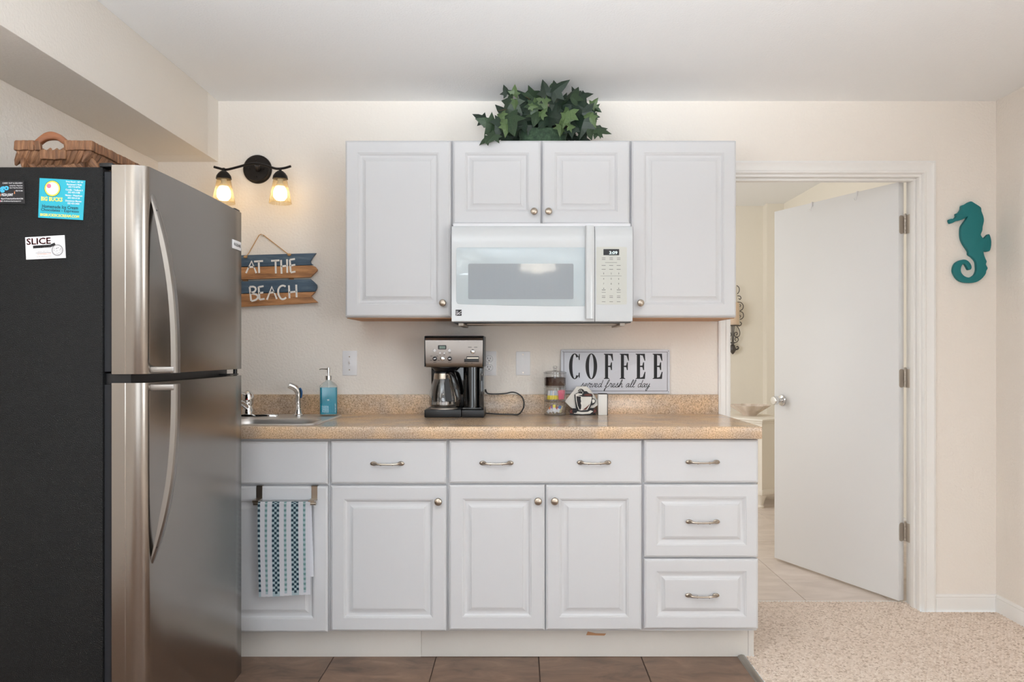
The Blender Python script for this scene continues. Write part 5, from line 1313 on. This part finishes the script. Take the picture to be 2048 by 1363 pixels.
def towel():
    m = MB(); x0, x1 = tx(517), tx(621.5); n = len(cols_); R = 0.0085
    mi = {'W': 0, 'N': 1, 'M': 2, 'L': 3}
    rows = []; cell = 0.0094
    front_n, back_n = 37, 30
    path = []
    for j in range(back_n, 0, -1): path.append((TY + R, tz(1006.5) - j * cell))
    for a in range(0, 7): path.append((TY + R * math.cos(PI * a / 6), tz(1006.5) + R * math.sin(PI * a / 6)))
    for j in range(1, front_n + 1): path.append((TY - R - 0.003 * math.sin(j * 0.12), tz(1006.5) - j * cell))
    sub = 2; bm = m.bm; grid = []; N = len(path)
    for j, (y, z) in enumerate(path):
        row = []
        for i in range(n * sub + 1):
            u = i / (n * sub); sgn = -1 if j > back_n + 3 else 1
            bump = 0.0012 * ((1 if (i // sub + j) % 2 == 0 else -1)) * (0.6 if i % sub == 0 else 1)
            fold = 0.004 * math.sin(u * 5 + 0.5) * min(1, max(0, (j - back_n - 4) / 20))
            drop = (tz(1195) - tz(1190)) * 0 - 0.006 * (1 - u) * (1 if j > back_n + 4 else 0) * (j - back_n) / front_n
            dx = 0.012 * (1 if j < back_n else 0) * (1 - j / back_n) * 0.8 + (0.004 * (1 - u) * max(0, (j - back_n - 6)) / front_n)
            row.append(bm.verts.new((x0 + (x1 - x0) * u + dx, y + sgn * 0 - fold * (1 if sgn < 0 else 0) + bump, z + drop)))
        grid.append(row)
    for j in range(N - 1):
        for i in range(n * sub):
            f = bm.faces.new((grid[j][i], grid[j][i + 1], grid[j + 1][i + 1], grid[j + 1][i]))
            c = cols_[i // sub]; ev = j % 2 == 0; k = 0
            if j >= N - 2 : k = 0 if c in 'Wm' else 3
            elif c == 'N': k = 1 if ev else 3
            elif c == 'n': k = 1 if ev else 3
            elif c == 'l': k = 3 if ev else 1
            elif c == 'm': k = 2 if ev else 3
            f.material_index = k
    bmesh.ops.solidify(bm, geom=bm.faces[:], thickness=0.0022)
    o = m.build('dish_towel', None, ang=60, mats=[M['tow_w'], M['tow_n'], M['tow_m'], M['tow_l']])
    return tag(o, 'white dish towel with navy and mint checked stripes on the bar', 'towel')
towel()

# ------------------------------------------------------------------ seahorse on the wall
sh = [(240, 372), (262, 355), (300, 352), (330, 325), (328, 290), (352, 285), (375, 260), (392, 230), (398, 190), (440, 175), (505, 138), (560, 165), (630, 212), (640, 260), (662, 320), (670, 380), (655, 450), (650, 500), (632, 545), (640, 570), (668, 600), (700, 570), (737, 545), (762, 640), (748, 740), (715, 760), (668, 755), (672, 800), (690, 850), (705, 885), (695, 920), (717, 965), (700, 1000), (690, 1040), (640, 1100), (570, 1140), (480, 1148), (400, 1135), (340, 1095), (300, 1030), (292, 980), (310, 920), (350, 880), (410, 860), (460, 868), (500, 905), (518, 950), (508, 980), (480, 985), (455, 940), (435, 912), (405, 920), (385, 970), (390, 1020), (430, 1065), (490, 1082), (550, 1055), (580, 1000), (580, 930), (570, 880), (530, 830), (487, 800), (480, 755), (430, 680), (400, 620), (388, 560), (390, 470), (410, 420), (455, 360), (470, 322), (430, 350), (375, 372), (330, 380), (262, 412)]
P3 = [W(1860 + x / 6.197, 380 + y / 6.197, 3.58) for x, y in sh]
P3 = catmull(P3, 3, True)
tag(MB().prism([(p.x, p.z) for p in P3], 3.580, 3.5985, 'xz', bev=0.0012).build('seahorse', M['teal'], ang=50), 'teal wooden seahorse cutout hung on the wall beside the doorway', 'wall decoration')

# ------------------------------------------------------------------ ivy on the wall cabinets
pY = 3.40; pc = W(1084, 275, pY); pz = ZT + 0.001
iv = thing('potted_ivy', 'bushy green ivy in a mossy oval pot on the short cabinet', 'plant', (pc.x, pY, pz))
MB().lathe([(0.9, 0.0), (0.95, 0.004), (1.0, 0.045), (1.03, 0.05), (1.03, 0.066), (0.95, 0.066), (0.92, 0.055), (0, 0.055)], (pc.x + 0.004, pY + 0.0, pz), 'Z', 32, 0.105, 0.07).build('pot', M['pot'], iv)
def leaf_mesh(name, curl, fold, m):
    out = [(0, 0.0), (0.16, -0.16), (0.42, -0.22), (0.34, 0.06), (0.62, 0.30), (0.27, 0.38), (0.20, 0.62), (0, 1.0), (-0.20, 0.62), (-0.27, 0.38), (-0.62, 0.30), (-0.34, 0.06), (-0.42, -0.22), (-0.16, -0.16)]
    b = MB(); bm = b.bm
    hgt = lambda x, y: -fold * abs(x) - curl * (y - 0.2) ** 2 - 0.10 * (x * x)
    rim = [bm.verts.new((x, y, hgt(x, y))) for x, y in out]
    mid = [bm.verts.new((0, y, hgt(0, y) + 0.01)) for y in (0.12, 0.45)]
    n = len(out)
    def tri(a, c, d): bm.faces.new((a, c, d))
    c0, c1 = mid
    for i in range(0, 5): tri(rim[i], rim[i + 1], c0)
    tri(rim[5], c1, c0)
    for i in (5, 6): tri(rim[i], rim[i + 1], c1)
    for i in (7, 8): tri(rim[i], rim[i + 1], c1)
    tri(rim[9], c0, c1)
    for i in range(9, 14): tri(rim[i], rim[(i + 1) % n], c0)
    bmesh.ops.recalc_face_normals(bm, faces=bm.faces[:])
    me = bpy.data.meshes.new(name); bm.to_mesh(me); bm.free(); me.materials.append(m)
    return me
LM = [[leaf_mesh('leaf', cu, fo, m) for cu, fo in ((0.15, 0.25), (0.45, 0.15), (0.3, 0.5))] for m in M['leafs']]
rl = random.Random(11)
def leaf(p, size, roll, tone, tiltx=None, tilty=None):
    o = bpy.data.objects.new('leaf', LM[tone][rl.randrange(3)]); COL.objects.link(o); o.parent = iv
    tx_ = rl.uniform(-0.55, 0.35) if tiltx is None else tiltx
    ty_ = rl.uniform(-0.55, 0.55) if tilty is None else tilty
    # leaf plane faces -Y, tip direction = roll (0 up, clockwise positive as seen), then tilted
    R = Matrix.Rotation(ty_, 4, 'Z') @ Matrix.Rotation(tx_, 4, 'X') @ Matrix.Rotation(roll, 4, 'Y') @ Matrix.Rotation(PI / 2, 4, 'X')
    off = R @ Vector((0, 0.35 * size, 0))
    co = [R @ (v.co * size) + Vector(p) - off for v in o.data.vertices]
    hi = max(c.z for c in co) - (ZC - 0.006); lo = (ZT + 0.004) - min(c.z for c in co); by = max(c.y for c in co) - (YW - 0.01)
    sh = Vector((0, 0, 0))
    if hi > 0: sh.z = -hi
    elif lo > 0 and max(c.y for c in co) > 3.272:
        if lo < 0.035: sh.z = lo
        else: sh.y = 3.270 - max(c.y for c in co)
    if by > 0: sh.y = -by
    o.matrix_local = Matrix.Translation(Vector(p) + sh - off - Vector(iv['_w'])) @ R @ Matrix.Scale(size, 4)
D = math.radians
hand = [(976, 246, 34, -75, 1, 3.30), (1000, 268, 30, 200, 0, 3.28), (984, 277, 26, -140, 1, 3.265), (1017, 212, 40, -145, 1, 3.34), (1003, 233, 24, 160, 2, 3.29), (1012, 178, 17, -20, 0, 3.36), (1029, 180, 22, 5, 2, 3.36),
        (1030, 207, 20, 180, 2, 3.33), (1022, 220, 30, 120, 0, 3.36), (1048, 198, 42, -120, 0, 3.38), (1075, 190, 40, 60, 1, 3.36), (1070, 205, 26, -10, 2, 3.31), (1088, 206, 28, 160, 2, 3.30), (1068, 216, 30, 185, 1, 3.30),
        (1090, 172, 26, -15, 0, 3.36), (1116, 172, 34, 60, 0, 3.36), (1105, 182, 26, 140, 1, 3.33), (1112, 205, 44, 170, 0, 3.32), (1145, 186, 38, 15, 1, 3.33), (1160, 200, 36, 120, 0, 3.36), (1165, 214, 46, 110, 0, 3.33),
        (1188, 206, 21, 40, 2, 3.34), (1132, 234, 42, 200, 2, 3.27), (1128, 240, 30, -120, 2, 3.275), (1105, 235, 42, 110, 0, 3.31), (1165, 240, 44, 180, 0, 3.30), (1180, 228, 30, 10, 2, 3.28), (1180, 262, 38, 30, 1, 3.275),
        (1198, 260, 28, 60, 1, 3.30), (1205, 272, 30, 105, 1, 3.30), (1122, 258, 24, 190, 2, 3.262), (1142, 252, 22, 80, 2, 3.265), (1164, 268, 32, 200, 0, 3.275), (1020, 258, 46, 160, 1, 3.27), (1006, 246, 22, 190, 2, 3.27),
        (1040, 237, 40, -60, 0, 3.35), (1072, 233, 30, 195, 1, 3.29), (1056, 228, 34, 100, 0, 3.36), (1055, 250, 26, -90, 0, 3.33), (970, 280, 22, -115, 1, 3.255), (1145, 220, 34, -60, 0, 3.34), (1007, 222, 30, -40, 0, 3.36),
        (1090, 240, 30, 220, 0, 3.31), (1184, 240, 26, 150, 2, 3.27), (1150, 268, 30, 100, 0, 3.29), (996, 255, 30, 100, 0, 3.33), (1012, 272, 26, 180, 2, 3.262), (1170, 190, 20, 70, 0, 3.38), (1193, 218, 16, 130, 1, 3.35),
        (962, 236, 22, -60, 0, 3.34), (1100, 222, 30, -140, 0, 3.33), (1130, 208, 30, 100, 0, 3.35), (1085, 225, 22, 30, 2, 3.29), (1066, 212, 18, 90, 2, 3.28)]
for px, py, s_, rd, tone, Y in hand:
    Y = min(Y, (ZC - 0.012 - EZ) * F / (CY - (py - 0.45 * s_)))
    p = W(px, py, Y)
    leaf(p, s_ * (1.28 if tone == 0 else 1.15 if tone == 1 else 1.0) * Y / F, D(rd), tone)
for k in range(46):
    a = rl.uniform(0, PI); r_ = rl.uniform(0.25, 0.9)
    p = Vector((pc.x + 0.235 * r_ * math.cos(a), rl.uniform(3.36, 3.50), ZT + 0.03 + 0.19 * r_ * math.sin(a)))
    leaf(p, rl.uniform(0.05, 0.085), rl.uniform(0, 6.28), rl.choice((0, 0, 0, 1)))
m = MB()
for k in range(16):
    a = PI * (k + 0.5) / 16; e = Vector((pc.x + 0.25 * math.cos(a), 3.33 + 0.05 * (k % 3), ZT + 0.02 + 0.19 * math.sin(a)))
    s0 = Vector((pc.x + 0.06 * math.cos(a), pY, ZT + 0.06)); mid = (s0 + e) / 2 + Vector((0, 0, 0.05))
    m.tube(catmull([s0, mid, e], 5), 0.0016, 5)
m.build('stem', M['stem'], iv)['kind'] = 'stuff'

# ------------------------------------------------------------------ far room: dresser, bowl, sconce with candle
a_ = math.atan2(1.0, -0.7)         # the drawer front recedes this way from the near corner
u = Vector((math.cos(a_), math.sin(a_), 0)); v = Vector((-math.cos(a_ + PI / 2), -math.sin(a_ + PI / 2), 0)) * 1.0
v = Vector((math.sin(a_), -math.cos(a_), 0))
if v.x < 0: v = -v
NC = W(1524, 838, 5.96); NC.z = 0
dr = thing('dresser', 'ivory painted dresser with carved feet in the far room', 'dresser', (NC.x, NC.y, 0))
HT = ZZ(815.5, 5.96) ; HT = 0.70
def db(m, u0, u1, v0, v1, z0, z1, bev=0.0):
    t = MB().box(u0, u1, v0, v1, z0, z1, bev)
    Mx = Matrix(((u.x, v.x, 0, NC.x), (u.y, v.y, 0, NC.y), (0, 0, 1, 0), (0, 0, 0, 1)))
    t.xform(Mx)
    if Mx.to_3x3().determinant() < 0: bmesh.ops.reverse_faces(t.bm, faces=t.bm.faces[:])
    me = bpy.data.meshes.new('t'); t.bm.to_mesh(me); t.bm.free(); m.bm.from_mesh(me); bpy.data.meshes.remove(me)
    return m
m = MB(); db(m, 0, 0.95, 0, 0.46, 0.115, HT - 0.03); db(m, -0.008, 0.958, -0.008, 0.468, 0.105, 0.15, 0.006); m.build('case', M['cream_f'], dr)
m = MB(); db(m, -0.02, 0.97, -0.02, 0.48, HT - 0.018, HT, 0.006); db(m, -0.012, 0.962, -0.012, 0.472, HT - 0.034, HT - 0.018, 0.005); m.build('top', M['cream_f'], dr)
for k in range(2): m = MB(); db(m, 0.045, 0.905, -0.012, 0.0, 0.42 - 0.25 * k, HT - 0.055 - 0.25 * k, 0.004); m.build('drawer', M['cream_f'], dr)
m = MB(); db(m, 0.045, 0.905, -0.0035, -0.0005, 0.165, HT - 0.05); m.build('drawer_gap_shade', mat('painted_gap_shade', rgb(120, 104, 84), 0.8), dr)  # brown sheet behind the drawers, shade of their gaps put in as colour
for du, dv in ((0.045, 0.045), (0.905, 0.045), (0.045, 0.415), (0.905, 0.415)):
    p = NC + u * du + v * dv
    MB().lathe([(0.022, 0.0), (0.026, 0.01), (0.020, 0.02), (0.024, 0.04), (0.034, 0.075), (0.045, 0.095), (0.045, 0.106)], (p.x, p.y, 0.0), 'Z', 20).build('foot', M['cream_f'], dr)
bp = W(1499, 815, 6.35)
bw = tag(MB().lathe([(0.0, 0.0), (0.055, 0.0), (0.06, 0.008), (0.085, 0.03), (0.12, 0.055), (0.155, 0.085), (0.15, 0.087), (0.115, 0.06), (0.08, 0.036), (0.05, 0.014), (0, 0.012)], (bp.x, bp.y, HT + 0.0005), 'Z', 64, cap=False, wob=lambda a, h: 1 + 0.13 * (h / 0.09) * math.sin(a * 9)).build('glass_bowl', M['bowl']), 'scalloped amber and rose glass bowl on the ivory dresser', 'bowl')

SY = 7.66
zq = lambda x, y, Y=SY: W(1420 + x / 8.02, 560 + y / 8.02, Y)
sc = thing('wall_sconce', 'scrolled pewter wall sconce in the far room', 'sconce', zq(365, 900, 7.69))
def spiral(cx, cy, r0, a0, turns, n=22, shrink=0.25):
    out = []
    for k in range(n + 1):
        t = k / n; a = a0 + turns * 2 * PI * t; r = r0 * (1 - (1 - shrink) * t)
        out.append(zq(cx + r * math.cos(a), cy + r * math.sin(a)))
    return out
m = MB()
for sgn in (1, -1):
    fx_ = lambda x: 365 + sgn * (x - 365)
    def mir(pts): return [zq(fx_(x), y) for x, y in pts]
    m.tube(catmull(mir([(430, 725), (465, 790), (480, 850), (462, 900), (420, 912), (390, 880), (400, 840), (430, 838), (440, 862), (420, 880)]), 4), 0.004, 6)
    m.tube(catmull(mir([(385, 1000), (430, 990), (455, 955), (440, 922), (408, 925), (400, 955), (420, 968)]), 4), 0.0038, 6)
    m.tube(catmull(mir([(440, 350), (500, 360), (535, 410), (520, 465), (480, 495), (525, 520), (538, 575), (515, 615), (480, 628)]), 4), 0.004, 6)
    m.tube(catmull(mir([(475, 385), (492, 400), (480, 430)]), 4), 0.0035, 6); m.tube(catmull(mir([(475, 560), (492, 575), (480, 598)]), 4), 0.0035, 6)
    m.tube(catmull(mir([(480, 668), (505, 690), (492, 722), (455, 735)]), 4), 0.004, 6)
    m.tube(catmull(mir([(440, 250), (480, 255), (497, 285), (480, 310), (462, 290)]), 4), 0.004, 6)
    m.tube(catmull(mir([(430, 85), (465, 120), (468, 175), (440, 220)]), 4), 0.004, 6)
    m.tube(catmull(mir([(395, 1110), (440, 1105), (458, 1080), (440, 1062), (425, 1075)]), 4), [0.008] * 8 + [0.006] * 9, 6)
m.build('scroll', M['iron'], sc)
m = MB(); m.tube([zq(355, 725), zq(360, 1030)], 0.005, 8).tube([zq(385, 725), zq(372, 1030)], 0.005, 8).tube([zq(335, 1010), zq(365, 985), zq(395, 1010)], 0.005, 8); m.tube([zq(365, 80), zq(365, 350)], 0.005, 8); m.build('stem', M['iron'], sc)
p = zq(365, 1190)
MB().lathe([(0.0, 0.0), (0.012, 0.01), (0.030, 0.04), (0.032, 0.06), (0.022, 0.085), (0.024, 0.09), (0.014, 0.098), (0.012, 0.11)], (p.x, SY, p.z), 'Z', 14).build('finial', M['iron'], sc)
p = zq(365, 722, 7.62)
MB().lathe([(0.0, -0.006), (0.066, -0.006), (0.07, 0.0), (0, 0.0)], (p.x, 7.62, p.z), 'Z', 28).build('plate', M['iron'], sc)
h_ = zq(365, 360, 7.62).z - p.z
tag(MB().lathe([(0, 0.001), (0.058, 0.001), (0.06, 0.004), (0.06, h_ - 0.004), (0.055, h_), (0, h_ - 0.003)], (p.x, 7.62, p.z), 'Z', 28).build('pillar_candle', M['candle']), 'pale peach pillar candle on the scrolled wall sconce', 'candle')

# ------------------------------------------------------------------ ceiling lamp behind the viewpoint (seen mirrored in the microwave)
cl = thing('ceiling_lamp', 'ceiling lamp with three glowing shades mirrored in the microwave door', 'ceiling lamp', (0.16, -0.8, ZC))
MB().lathe([(0.07, 0), (0.07, -0.02), (0.03, -0.04), (0.02, -0.22), (0.06, -0.24), (0.06, -0.30), (0, -0.31)], (0.16, -0.8, ZC - 0.001), 'Z', 24).build('canopy', M['bronze'], cl)
ml = mat('frosted_lit_glass', rgb(250, 240, 225), 0.5, emit=(1.0, 0.92, 0.80, 1), estr=9.0)
for k in range(3):
    a = 0.5 + 2 * PI * k / 3; d = Vector((math.cos(a), math.sin(a), 0)); c = Vector((0.16, -0.8, ZC - 0.30)) + d * 0.12
    MB().tube([c - d * 0.08, c], 0.008, 8).build('arm', M['bronze'], cl)
    MB().lathe([(0.02, 0.0), (0.04, -0.03), (0.06, -0.08), (0.065, -0.12), (0.0, -0.10)], c, 'Z', 20).build('shade', ml, cl)

for o in S.objects:
    if '_w' in o.keys(): del o['_w']
